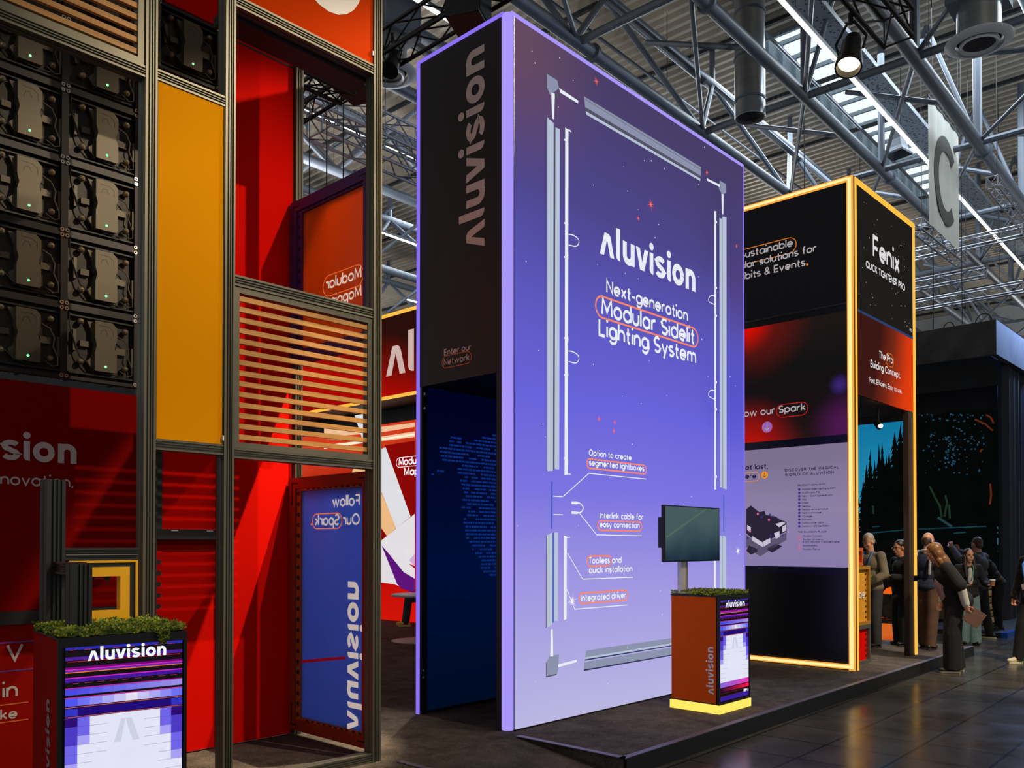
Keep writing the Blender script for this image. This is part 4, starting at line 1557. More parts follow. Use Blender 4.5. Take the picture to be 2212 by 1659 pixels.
# call-out lines
for pts in ([(1216, 1073), (1272, 1022.5), (1396, 1034.8)], [(1252, 1109), (1289, 1155.3), (1387, 1157.3)], [(1226, 1195), (1258.5, 1251), (1367, 1247)], [(1224.5, 1273), (1241.5, 1316), (1354.6, 1307)]):
    curve_px(pts, 2.0, PW, 'callout_line', 3)
# lettering on the front
for nm, s_, a, b, fo, bo in (('logo_lettering', 'Aluvision', (1295.7, 545.3), (1501.8, 632.7), 'logo', 0), ('lettering', 'Next-generation', (1309.6, 631.4), (1486, 697), 'f', .014), ('lettering', 'Modular Sidelit', (1299, 679.5), (1499.5, 746.6), 'f', .014),
                             ('lettering', 'Lighting System', (1293, 725), (1503.8, 788), 'f', .014), ('lettering', 'Option to create', (1272, 984), (1364, 995.7), 'f', .02), ('lettering', 'segmented lightboxes', (1271.6, 1004.6), (1392, 1019.7), 'f', .02),
                             ('lettering', 'Interlink cable for', (1295.7, 1121), (1389, 1123), 'f', .02), ('lettering', 'easy connection', (1295.4, 1139), (1381.5, 1141.8), 'f', .02), ('lettering', 'Toolless and', (1272, 1217.7), (1342.5, 1217), 'f', .02),
                             ('lettering', 'quick installation', (1272, 1238), (1366, 1236), 'f', .02), ('lettering', 'Integrated driver', (1255, 1298.5), (1352, 1292.7), 'f', .02)):
    m = MB()
    P0, P1 = fp(*a, 3), fp(*b, 3)
    z = (P0.z + P1.z) / 2
    put_text(m, s_, (P0.x, P0.y, z), (P1.x, P0.y, z), Z, fo, bo)
    m.build(nm, PW, T)
for (u0, u1, ub, vt, vb, w) in ((1286.8, 1507.6, 1300, 640, 686, .018), (1267.8, 1396.2, 1275, 991.5, 1011.5, .014), (1291.5, 1386, 1296, 1125, 1145.5, .014), (1268.5, 1320.5, 1272, 1201.5, 1223, .014), (1251, 1355.5, 1255, 1281.5, 1304, .014)):
    a, b = fp(u0, vb, 4), fp(u1, vb, 4)
    z0, z1 = fp(ub, vb, 4).z, fp(ub, vt, 4).z
    m = MB()
    capsule(m, (a.x, a.y, z0), (b.x, a.y, z0), Z, 0, z1 - z0, w, NF)
    m.build('outline', PO, T)
# stars
rs = random.Random(3)
stars = [(1149.5, 111), (1209, 125.5), (1156, 136), (1238, 173.5), (1385.6, 211.5), (1206.5, 231.5), (1391.8, 347), (1407, 347.4), (1347, 360), (1435.4, 364.4), (1281.8, 400), (1355.7, 412.6), (1509.6, 398.5), (1521.6, 318), (1136.6, 565), (1378.6, 452.7), (1423, 485), (1415, 513.4),
         (1291, 571.6), (1350.5, 590.7), (1379, 602), (1509, 598), (1516, 732.7), (1529.6, 814), (1577, 814), (1588.6, 833.4), (1163.6, 757), (1281.7, 787), (1402, 779), (1344, 856), (1440, 854.6), (1385, 871.7), (1173, 916), (1178, 943.5), (1366, 959.6), (1317.6, 1031.7), (1494, 1073), (1477, 1089), (1117.6, 1135.6),
         (1366, 1135), (1250, 1135), (1426.5, 1277), (1430, 1328), (1156, 1473), (1313, 1477), (1355, 1398), (1598, 1155), (1606, 1222)]
m = MB()
for i, (u, v) in enumerate(stars):
    c = fp(u, v, 3)
    r = (1.1 + .7 * ((i * 7) % 5) / 5) * (c - _C).length / FPX * .8
    m.poly([c + V((cos(2 * pi * k / 8), 0, sin(2 * pi * k / 8))) * r for k in range(8)])
m.build('printed_star', PW, T)
m = MB()
for (u, v, s_) in ((1288, 175.5, 9), (1406, 442, 15), (1379, 472, 6), (1294, 905, 7), (1328, 912.5, 7), (1326, 931, 7), (1527, 373, 6), (1591, 532, 5)):
    c = fp(u, v, 4)
    k_ = (c - _C).length / FPX
    for j in range(4):
        a = j * pi / 4 + .3
        L_ = s_ * k_ * (1 if j % 2 == 0 else .7)
        d = V((cos(a), 0, sin(a)))
        n_ = V((-sin(a), 0, cos(a)))
        m.poly([c - d * L_, c - n_ * k_ * .9, c + d * L_, c + n_ * k_ * .9])
    m.poly([c + V((cos(2 * pi * q / 10), 0, sin(2 * pi * q / 10))) * s_ * .22 * k_ for q in range(10)])
m.build('printed_red_star', PR_, T)
m = MB()
for (u, v, s_) in ((1594, 1190, 11), (1236, 1298, 20)):
    c = fp(u, v, 4)
    k_ = (c - _C).length / FPX
    for j in range(6):
        a = j * pi / 6 + .25
        L_ = s_ * k_ * (1 if j % 2 == 0 else .6)
        d = V((cos(a), 0, sin(a)))
        n_ = V((-sin(a), 0, cos(a)))
        m.poly([c - d * L_, c - n_ * k_ * .8, c + d * L_, c + n_ * k_ * .8])
    m.poly([c + V((cos(2 * pi * q / 12), 0, sin(2 * pi * q / 12))) * s_ * .2 * k_ for q in range(12)])
m.build('printed_white_star', glow('print_glow_pink_white', (250, 240, 250), 1.1, 0), T)
# side lettering
XS = LX0 + .003
a, b = ax(1046.5, 531, XS), ax(1046.5, 95, XS)
m = MB()
put_text(m, 'Aluvision', (XS, a.y, a.z), (XS, a.y, b.z), (0, 1, 0), 'logo', hs=1.0)
m.build('logo_lettering', GRYT, T)
m = MB()
for s_, a, b in (('Enter our', (959, 767.5), (1018, 757)), ('Network', (958.5, 790), (1014, 778.5))):
    P0, P1 = ax(*a, XS), ax(*b, XS)
    z = (P0.z + P1.z) / 2
    put_text(m, s_, (XS, P0.y, z), (XS, P1.y, z), Z, bold=.012)
m.build('lettering', GRYT, T)
m = MB()
P0, P1 = ax(955, 794, XS), ax(1018, 781, XS)
z = (P0.z + P1.z) / 2
capsule(m, (XS, P0.y, z), (XS, P1.y, z), Z, -.01, .095, .006, (-1, 0, 0))
m.build('outline', ORT, T)
# inner lit map wall seen through the doorway
IY = LY1 - .062
MAPB = screen('map_wall_blue', [(0, (0, 14, 34)), (.5, (0, 16, 60)), (1, (1, 4, 34))], 'Z', 0, 2.9, .8, .3, 1.0)
MB().box(LX0 + .08, LX1 - .09, IY - .01, IY, .03, 2.96).build('map_screen', MAPB, T)


def inside(p, poly):
    c = False
    for (x0, y0), (x1, y1) in zip(poly, poly[1:] + poly[:1]):
        if (y0 > p[1]) != (y1 > p[1]) and p[0] < (x1 - x0) * (p[1] - y0) / (y1 - y0) + x0:
            c = not c
    return c


m = MB()
poly = [(945, 972), (962, 950), (981, 938), (1000, 955), (1072, 940), (1100, 950), (1100, 1255), (1040, 1240), (1018, 1185), (1002, 1160), (994, 1075), (985, 1002), (960, 1003), (948, 990)]
P3 = [ay(u, v, IY - .012) for u, v in poly]
P2 = [(p.x, p.z) for p in P3]
isl = [(ay(u, v, IY - .012).x, ay(u, v, IY - .012).z) for u, v in ((922, 1030), (950, 1012), (955, 1020), (928, 1036))]
z = .9
while z < 2.7:
    x = 5.15
    while x < 6.6:
        ln = .02 + .05 * rs.random()
        if inside((x, z), P2) or inside((x, z), isl):
            if rs.random() < .86:
                m.poly([(x, IY - .012, z), (x + ln, IY - .012, z), (x + ln, IY - .012, z + .017), (x, IY - .012, z + .017)])
        x += ln + .008
    z += .036
mo = m.build('map_dots', glow('map_dots_blue', (14, 48, 128), .8, .3, 2), T)
mo['kind'] = 'stuff'
m = MB()
for (u, v) in ((917, 851), (917, 882), (915, 1448), (915, 1463)):
    c = ax(u, v, LX0 + .004)
    m.lathe([(.006, 0), (.011, 0)], c, 12, Matrix.Rotation(pi / 2, 3, 'Y'))
m.build('bolt_ring', mat('bolt_blue_white', (150, 170, 220), .3, .6), T)
# ================================================================== YELLOW-EDGED TOWER at the right
YEG = glow('amber_edge_light', (255, 210, 122), 1.2, 0.04, .6)
YEG2 = glow('amber_edge_light_deep', (252, 186, 70), 1.1, 0.04, .6)
TX, TY, TXR, TYB, TZ = 10.43, 4.10, 12.62, 8.2, 6.04
T = thing('display_tower', ((TX + TXR) / 2, 6, 0), 'black display tower edged with amber light, with text screens and a white plan board', 'display tower')
SCRB = screen('screen_black_glow', [(0, (14, 14, 17)), (1, (20, 20, 22))], 'Z', 0, 6, .8, .5, 1.0)
m = MB()
m.box(TX + .03, TX + .20, TY + .07, TYB, 0, TZ - .02)
m.box(TX + .20, TXR - .02, TY + .03, TYB, 3.42, TZ - .02)
m.box(TXR - .10, TXR - .02, TYB - .1, TYB, 0, 3.42)
m.build('body', BLK, T)
LY = [4.165, TYB - .02]
MB().box(TX + .022, TX + .03, LY[0], LY[1], 4.504, 5.975).build('upper_screen', SCRB, T)
MB().box(TX + .024, TX + .03, LY[0], LY[1], 4.485, 4.502).build('screen_rim', mat('rim_grey', (70, 72, 80), .4, .4), T)
MIDS = screen('middle_screen_art', [(0, (44, 22, 24)), (.3, (26, 18, 21)), (.7, (20, 19, 20)), (1, (30, 24, 24))], 'Z', 2.88, 4.4, .9, .25, 1.3, None,
              [(-1.08, -.62, 4.5, .9, (110, 20, 14)), (-1.08, -.45, 4.50, .50, (240, 12, 2)), (-1.08, -.50, 2.70, .85, (196, 20, 10)), (-1.08, -1.80, 3.0, .5, (80, 26, 84)), (-1.08, -1.74, 3.5, .16, (60, 40, 120))])
MB().box(TX + .022, TX + .03, LY[0], LY[1], 2.883, 4.40).build('middle_screen', MIDS, T)
PLAN = screen('plan_board_print', [(0, (138, 126, 176)), (.6, (146, 132, 170)), (1, (130, 116, 148))], 'Z', 1.25, 2.78, .92, .3, .8)
MB().box(TX + .020, TX + .03, LY[0], LY[1], 1.251, 2.781).build('plan_board', PLAN, T)
MB().box(TX + .024, TX + .03, LY[0], LY[1], 0.10, 1.155).build('base_panel', mat('base_panel_black', (22, 22, 28), .35), T)
MB().box(TX + .026, TX + .03, LY[0], LY[1], 1.158, 1.248).build('navy_band', mat('navy_band', (22, 16, 66), .4), T)
MB().box(TX + .026, TX + .03, LY[0], LY[1], 2.784, 2.880).build('navy_band', mat('navy_band', (22, 16, 66), .4), T)
# edge lights: left face frame
m = MB()
m.box(TX, TX + .03, 4.085, 4.158, .0, TZ)
m.box(TX, TX + .03, 4.158, TYB, TZ - .058, TZ)
m.box(TX, TX + .03, 4.158, TYB, .012, .072)
m.build('left_face_edge_light', glow('amber_edge_rim', (238, 160, 62), 1.1, .04, .6), T)
m = MB()
m.box(TX - .002, TX, 4.100, 4.143, .02, TZ - .02)
m.box(TX - .002, TX, 4.143, TYB, TZ - .046, TZ - .014)
m.box(TX - .002, TX, 4.143, TYB, .026, .06)
m.build('edge_light_core', glow('amber_edge_core', (255, 226, 150), 1.2, .03, .6), T)
m = MB()
m.box(TX + .055, TX + .095, TY - .03, TY + .03, 0, TZ - .01)
m.box(TX + .095, TXR, TY - .03, TY + .03, TZ - .065, TZ - .01)
m.box(TXR - .06, TXR, TY - .03, TY + .03, 1.10, TZ - .065)
m.box(TXR - .06, TXR, TY - .03, TY + .03, 0, 1.02)
m.build('right_face_edge_light', YEG2, T)
MB().box(TX + .03, TX + .055, TY - .02, TY + .06, 0, TZ).build('corner_joint', BLK, T)
MB().box(TXR - .26, TXR - .06, TY - .012, TY + .06, 0, 3.38).build('post', mat('post_brown_black', (46, 34, 28), .5), T)
RFY = TY - .014
MB().box(TX + .10, TXR - .06, RFY, RFY + .03, 4.43, TZ - .075).build('right_screen', screen('right_screen_dark', [(0, (36, 33, 31)), (1, (33, 31, 30))], 'Z', 0, 6, .9, .4, 1), T)
MB().box(TX + .10, TXR - .06, RFY - .002, RFY + .03, 4.40, 4.43).build('blue_rim', glow('blue_rim_glow', (52, 70, 120), .8), T)
ORS = screen('orange_screen_art', [(0, (60, 24, 20)), (.22, (120, 40, 22)), (.48, (214, 58, 16)), (.8, (240, 72, 16)), (1, (232, 54, 12))], 'X', -1.1, 1.05, 1.0, .35, 1.2, ('Z', -.25))
MB().box(TX + .10, TXR - .06, RFY, RFY + .03, 3.385, 4.398).build('orange_screen', ORS, T)
MB().box(TX + .20, TXR - .06, TY + .03, TYB, 3.38, 3.42).build('soffit', mat('soffit_black', (10, 10, 10), .5), T)
m = MB()
for i in range(42):
    u, v = 1854 + 118 * rs.random(), 0
    x = TX + .14 + (TXR - TX - .3) * rs.random()
    z = 4.5 + 1.35 * rs.random()
    r = .004 + .004 * rs.random()
    m.poly([(x + r * cos(k * pi / 3), RFY - .002, z + r * sin(k * pi / 3)) for k in range(6)])
m.build('star_pixel', glow('star_pixel', (220, 200, 180), .9), T)
PT = glow('screen_text_white', (226, 224, 224), .95, .01)
PG = glow('screen_text_grey', (176, 168, 172), .95, .01)
PINK = glow('plan_ink', (34, 30, 66), .9, .02)
XT = TX + .019


def tower_text(mb, s, a, b, vis=None, bold=.012, f='f', space=1.0):
    P0, P1 = ax(*a, XT), ax(*b, XT)
    z = P1.z if vis else (P0.z + P1.z) / 2
    z = (P0.z + P1.z) / 2
    put_text(mb, s, (XT, P0.y, z), (XT, P1.y, z), Z, f, bold, vis, 1.0, space)


m = MB()
tower_text(m, 'Sustainable', (1610, 556), (1713, 533.5), 'ustainable')
tower_text(m, 'modular solutions for', (1610, 578.7), (1763.3, 545), 'lar solutions for')
tower_text(m, 'Exhibits & Events', (1610, 602.8), (1741, 575), 'bits & Events')
m.build('lettering', PG, T)
m = MB()
c = ax(1744, 574, XT)
m.poly([c + V((0, cos(k * pi / 5), sin(k * pi / 5))) * .016 + Z * .016 for k in range(10)])
P0, P1 = ax(1560, 571, XT), ax(1720, 538, XT)
z_ = ax(1665, 548, XT).z
capsule(m, (XT, P0.y, z_ - .055), (XT, P1.y, z_ - .055), Z, 0, .20, .010, (-1, 0, 0))
m.build('outline', ORT_G if 'ORT_G' in globals() else glow('screen_orange', (224, 130, 40), .9), T)
m = MB()
tower_text(m, 'Follow our Spark', (1607, 902), (1740, 886), 'ow our Spark')
m.build('lettering', PG, T)
m = MB()
P0, P1 = ax(1677, 898, XT), ax(1745, 890, XT)
z_ = (P0.z + P1.z) / 2
capsule(m, (XT, P0.y, z_ - .03), (XT, P1.y, z_ - .03), Z, 0, .165, .009, (-1, 0, 0))
m.build('outline', glow('screen_red', (190, 40, 28), .95), T)
m = MB()
c = ax(1657, 922.5, XT)
m.poly([c + V((0, cos(k * pi / 12), sin(k * pi / 12))) * .072 for k in range(24)])
m.build('arrow_disc', glow('screen_lilac', (160, 100, 180), .9), T)
m = MB()
for pts in ([(0, .045), (0, -.045)], [(-.032, -.012), (0, -.046), (.032, -.012)]):
    m.line([c + V((-.001, -a, b)) for a, b in pts], .008, Z, (-1, 0, 0))
m.build('arrow', PG, T)
# plan board content
m = MB()
tower_text(m, 'not lost,', (1610, 1016.5), (1659, 1011.5), 'ot lost,', .02)
tower_text(m, 'here', (1610, 1035.5), (1633.7, 1032.5), 'ere', .02)
tower_text(m, 'DISCOVER THE MAGICAL', (1695.7, 1019), (1811.4, 1012), None, .024, 'f', 1.2)
tower_text(m, 'WORLD OF ALUVISION', (1695.7, 1029.6), (1801, 1022.5), None, .024, 'f', 1.2)
tower_text(m, 'PRODUCT HIGHLIGHTS', (1723, 1050.8), (1784, 1047.4), None, .022, 'f', 1.1)
tower_text(m, 'THE ALUVISION PLAZA', (1724, 1151.6), (1785.6, 1149.8), None, .022, 'f', 1.1)
li = [('Modular sidelit lighting system', 1805), ('Hi-LED+ pro P1.5', 1770.5), ('Fenix - Quick tightener pro', 1798), ('Vibe', 1742), ('Linear', 1747), ('Flexbox', 1751), ('Flexbox terrace module', 1789), ('Flexbox staircase', 1774), ('62-range', 1754.5), ('POP door', 1754), ('Constru cover fabric', 1780), ('Constru + LED line RGBW', 1792)]
bl = MB()
for i, (s_, u1) in enumerate(li):
    v = 1059.5 + i * 7.22
    tower_text(m, s_, (1732, v), (u1, v - (u1 - 1732) * .055 * (1 - i * .05)), None, .016)
    c = ax(1726.5, v - 2, XT)
    bl.poly([c + V((0, cos(k * pi / 5), sin(k * pi / 5))) * .017 for k in range(10)])
pk = MB()
for i, (s_, u1, v, bu) in enumerate((('Aluvision Connect', 1776, 1159.5, 1), ('Aluvision Academy', 1778, 1167, 1), ('& ACE (Aluvision Creative Engine)', 1814, 1172.5, 0), ('Sustainability', 1766, 1180.5, 1), ('Aluvision Rental', 1772, 1188, 1))):
    tower_text(m, s_, (1734, v), (u1, v - (u1 - 1734) * .01), None, .016)
    if bu:
        c = ax(1727.5, v - 1.5, XT)
        pk.poly([c + V((0, cos(k * pi / 5), sin(k * pi / 5))) * .015 for k in range(10)])
m.build('lettering', PINK, T)
bl.build('bullet', glow('plan_violet', (66, 50, 140), .9, .02), T)
pk.build('pink_bullet', glow('plan_pink', (224, 104, 150), .9, .02), T)
m = MB()
c = ax(1651.5, 1026, XT)
m.poly([c + V((0, cos(k * pi / 10), sin(k * pi / 10))) * .048 for k in range(20)])
P0, P1 = ax(1585, 1039, XT), ax(1640, 1035, XT)
z_ = (P0.z + P1.z) / 2
capsule(m, (XT, P0.y, z_ - .02), (XT, P1.y, z_ - .02), Z, 0, .115, .007, (-1, 0, 0))
m.build('outline', glow('plan_orange', (238, 150, 40), .9, .02), T)
m = MB()
for pts in ([(0, .03), (0, -.03)], [(-.02, -.008), (0, -.03), (.02, -.008)]):
    m.line([c + V((-.002, -a, b)) for a, b in pts], .007, Z, (-1, 0, 0))
m.build('arrow', WHT, T)


def tpoly(name, polys, material, k=0):
    m = MB()
    for p in polys:
        m.poly([ax(u, v, XT - .0006 * k) for u, v in p])
    return m.build(name, material, T)


tpoly('plan_drawing_dark', [[(1612, 1100), (1622, 1092), (1640, 1106), (1652, 1104), (1654, 1112), (1676, 1116), (1684, 1122), (1699, 1128), (1699, 1148), (1640, 1176), (1612, 1152)], [(1618, 1178), (1636, 1186), (1636, 1192), (1622, 1198), (1612, 1190)], [(1655, 1186), (1676, 1174), (1690, 1180), (1668, 1194)]], glow('plan_dark', (44, 38, 58), .9, .02), 1)
tpoly('plan_drawing_grey', [[(1612, 1155), (1640, 1178), (1699, 1150), (1699, 1166), (1642, 1202), (1612, 1182)]], glow('plan_grey', (96, 88, 116), .9, .02), 1)
tpoly('plan_drawing_white', [[(1625, 1158), (1648, 1172), (1648, 1182), (1625, 1168)], [(1675, 1132), (1690, 1127), (1697, 1130), (1683, 1139)], [(1690, 1138), (1698, 1133), (1698, 1146), (1690, 1150)], [(1672, 1152), (1684, 1147), (1684, 1160), (1676, 1164)], [(1648, 1170), (1664, 1162), (1664, 1172), (1650, 1181)], [(1614, 1134), (1622, 1139), (1622, 1150), (1614, 1145)]], glow('plan_white', (205, 200, 220), .9, .02), 2)
m = MB()
for i, (u, v) in enumerate(((1637, 1110), (1620, 1147), (1661, 1123))):
    c = ax(u, v, XT - .002)
    m.poly([c + V((0, cos(k * pi / 6), sin(k * pi / 6))) * .016 for k in range(12)])
m.build('pink_bullet', glow('plan_pink', (224, 104, 150), .9, .02), T)
m = MB()
for i, (u, v) in enumerate(((1663, 1112), (1670, 1116), (1615, 1163), (1665, 1157), (1645, 1117), (1690, 1157))):
    c = ax(u, v, XT - .002)
    m.poly([c + V((0, cos(k * pi / 6), sin(k * pi / 6))) * .015 for k in range(12)])
m.build('bullet', glow('plan_violet', (66, 50, 140), .9, .02), T)


def rf_text(mb, s, a, b, bold=.012, hs=1.0):
    P0, P1 = ay(*a, RFY - .003), ay(*b, RFY - .003)
    z = (P0.z + P1.z) / 2
    put_text(mb, s, (P0.x, P0.y, z), (P1.x, P0.y, z), Z, 'f', bold, None, hs)


m = MB()
rf_text(m, 'Fenix', (1885.6, 554.7), (1943, 595), .016)
rf_text(m, 'QUICK TIGHTENER PRO', (1870.4, 573.7), (1955, 633), .02)
rf_text(m, 'P1.5', (1965, 715), (1970.5, 719), .03)
rf_text(m, 'The Pro', (1899, 772.4), (1928.6, 787.6), .012)
rf_text(m, 'Building Concept.', (1880.5, 791), (1944.8, 820.5), .012)
rf_text(m, 'Fast. Efficient. Easy to use.', (1878.5, 824), (1948, 852), .012)
m.build('lettering', PT, T)
m = MB()
P0, P1 = ay(1914, 786, RFY - .003), ay(1930.5, 793, RFY - .003)
z_ = (P0.z + P1.z) / 2
capsule(m, (P0.x, P0.y, z_), (P1.x, P0.y, z_), Z, -.015, .155, .010, NF)
m.build('outline', glow('screen_orange', (240, 150, 50), .9), T)
# small lit spot under the soffit
c = V((12.1, 6.4, 3.1))
c = ray(1897, 917) * 11.5 + _C
t = thing('downlight', c, 'small lit spotlight under the soffit of the amber-edged tower', 'spotlight')
MB().lathe([(0, -.05), (.045, -.04), (.045, .06), (.035, .06), (0, .05)], c, 16, (V((-0.5, -.5, -.6))).to_track_quat('Z', 'Y').to_matrix()).build('can', TRB, t, True)
MB().ball(c + V((-.05, -.05, -.03)), .028, 10, 7).build('bulb', glow('downlight_bulb', (255, 222, 170), 9, 0), t)
MB().tube(c, (c.x, c.y, 3.38), .012, 6).build('stem', TRB, t)
lamp('downlight_lamp', 'SPOT', c + V((-.08, -.08, -.06)), (11.2, 4.6, 0.8), 60, (1, .72, .42), .03, 100, .5)

# product samples stacked behind the amber-edged corner
GAL = mat('galvanised_grey', (112, 116, 112), .4, .6)


def sample_box(x0, x1, z0, z1, fab, frm, side, label, inner=True):
    y0, y1 = 4.24, 4.50
    t = thing('sample_frame', ((x0 + x1) / 2, (y0 + y1) / 2, z0), label, 'sample frame', 'product sample frames stacked on the platform')
    b = .045
    m = MB()
    m.box(x0, x0 + b, y0, y1, z0, z1)
    m.box(x1 - b, x1, y0, y1, z0, z1)
    m.box(x0 + b, x1 - b, y0, y1, z0, z0 + b)
    m.box(x0 + b, x1 - b, y0, y1, z1 - b, z1)
    m.build('frame', frm, t)
    if inner:
        MB().box(x0 + b, x1 - b, y0 + .04, y0 + .06, z0 + b, z1 - b).build('fabric', fab, t)
    holes(MB(), [(x1 - b - .03, y0 + .036, z0 + .09 + k * .07) for k in range(int((z1 - z0 - .1) / .07))], .016, NF).build('hole', BLK, t)
    MB().box(x1, x1 + .012, y0 + .01, y1, z0, z1).build('side_rail', side, t)
    return t


t = sample_box(10.86, 11.36, 0.0, .495, REDT, GAL, GAL, 'grey metal sample frame with a red inside, lowest of the stack beside the amber edge')
sample_box(10.80, 11.36, .498, 1.255, mat('gold_textile', (214, 152, 40), .6, 0, .04), mat('gold_frame', (168, 122, 34), .5, .2), mat('blue_black_rail', (26, 34, 58), .5), 'large golden sample panel standing on the grey frame')
m = MB()
P0, P1 = ay(1868, 1292, 4.27), ay(1856, 1291, 4.27)
put_text(m, 'ea', P0, (P1.x, P0.y, P0.z), Z, bold=.01)
t = [o for o in COL.objects if o.get('label', '').startswith('large golden')][0]
m.build('lettering', WHT, t)
sample_box(10.84, 11.12, 1.258, 1.49, mat('orange_cloth_sample', (226, 96, 40), .6), mat('copper_frame', (190, 92, 44), .5, .2), GAL, 'small orange sample frame with black holes on top of the golden panel')
sample_box(10.70, 10.98, 1.493, 1.74, REDT, mat('crimson_frame', (190, 24, 44), .5, .1), mat('crimson_frame', (190, 24, 44), .5, .1), 'small crimson sample frame at the top of the stack')

# ================================================================== COUNTERS with moss tops
MOSS = mat('moss_green', (112, 134, 32), 0.9, 0, .45, 30, .3)
MOSS2 = mat('moss_yellow', (154, 160, 50), 0.9, 0, .35, 30, .3)
MOSS3 = mat('moss_deep', (66, 88, 22), 0.9, 0, .35, 30, .3)
_S = {}


def sg(rgb, st=1.0):
    k = 'led_%d_%d_%d' % rgb
    return glow(k, rgb, st, .05, 6)


def moss(root, x0, x1, y0, y1, z, name, amp=.035, n=900, seed=1):
    r = random.Random(seed)
    m = MB()
    nx, ny = 22, 22
    hs = [[z + amp * (.35 + .5 * r.random()) * (1 if 0 < i < nx and 0 < j < ny else .35) for i in range(nx + 1)] for j in range(ny + 1)]
    pts = [(x0 + (x1 - x0) * i / nx, y0 + (y1 - y0) * j / ny, hs[j][i]) for j in range(ny + 1) for i in range(nx + 1)]
    m.cur = 2
    m.add(pts, [(j * (nx + 1) + i, j * (nx + 1) + i + 1, (j + 1) * (nx + 1) + i + 1, (j + 1) * (nx + 1) + i) for j in range(ny) for i in range(nx)])
    for k in range(n):
        x, y = x0 - .008 + (x1 - x0 + .016) * r.random(), y0 - .008 + (y1 - y0 + .016) * r.random()
        c = V((x, y, z + amp * (.3 + .75 * r.random())))
        m.cur = r.choice((0, 0, 1, 2))
        for q in range(7):
            d = V((r.gauss(0, 1), r.gauss(0, 1), r.gauss(.35, .8))).normalized()
            s = d.orthogonal().normalized()
            L_ = .011 + .012 * r.random()
            w = .005
            m.poly([c - s * w, c + d * L_ * .6 + s * w * 1.5, c + d * L_, c + d * L_ * .5 - s * w * 1.4])
    o = m.build(name, [MOSS, MOSS2, MOSS3], root, world=False)
    o['kind'] = 'stuff'
    return o


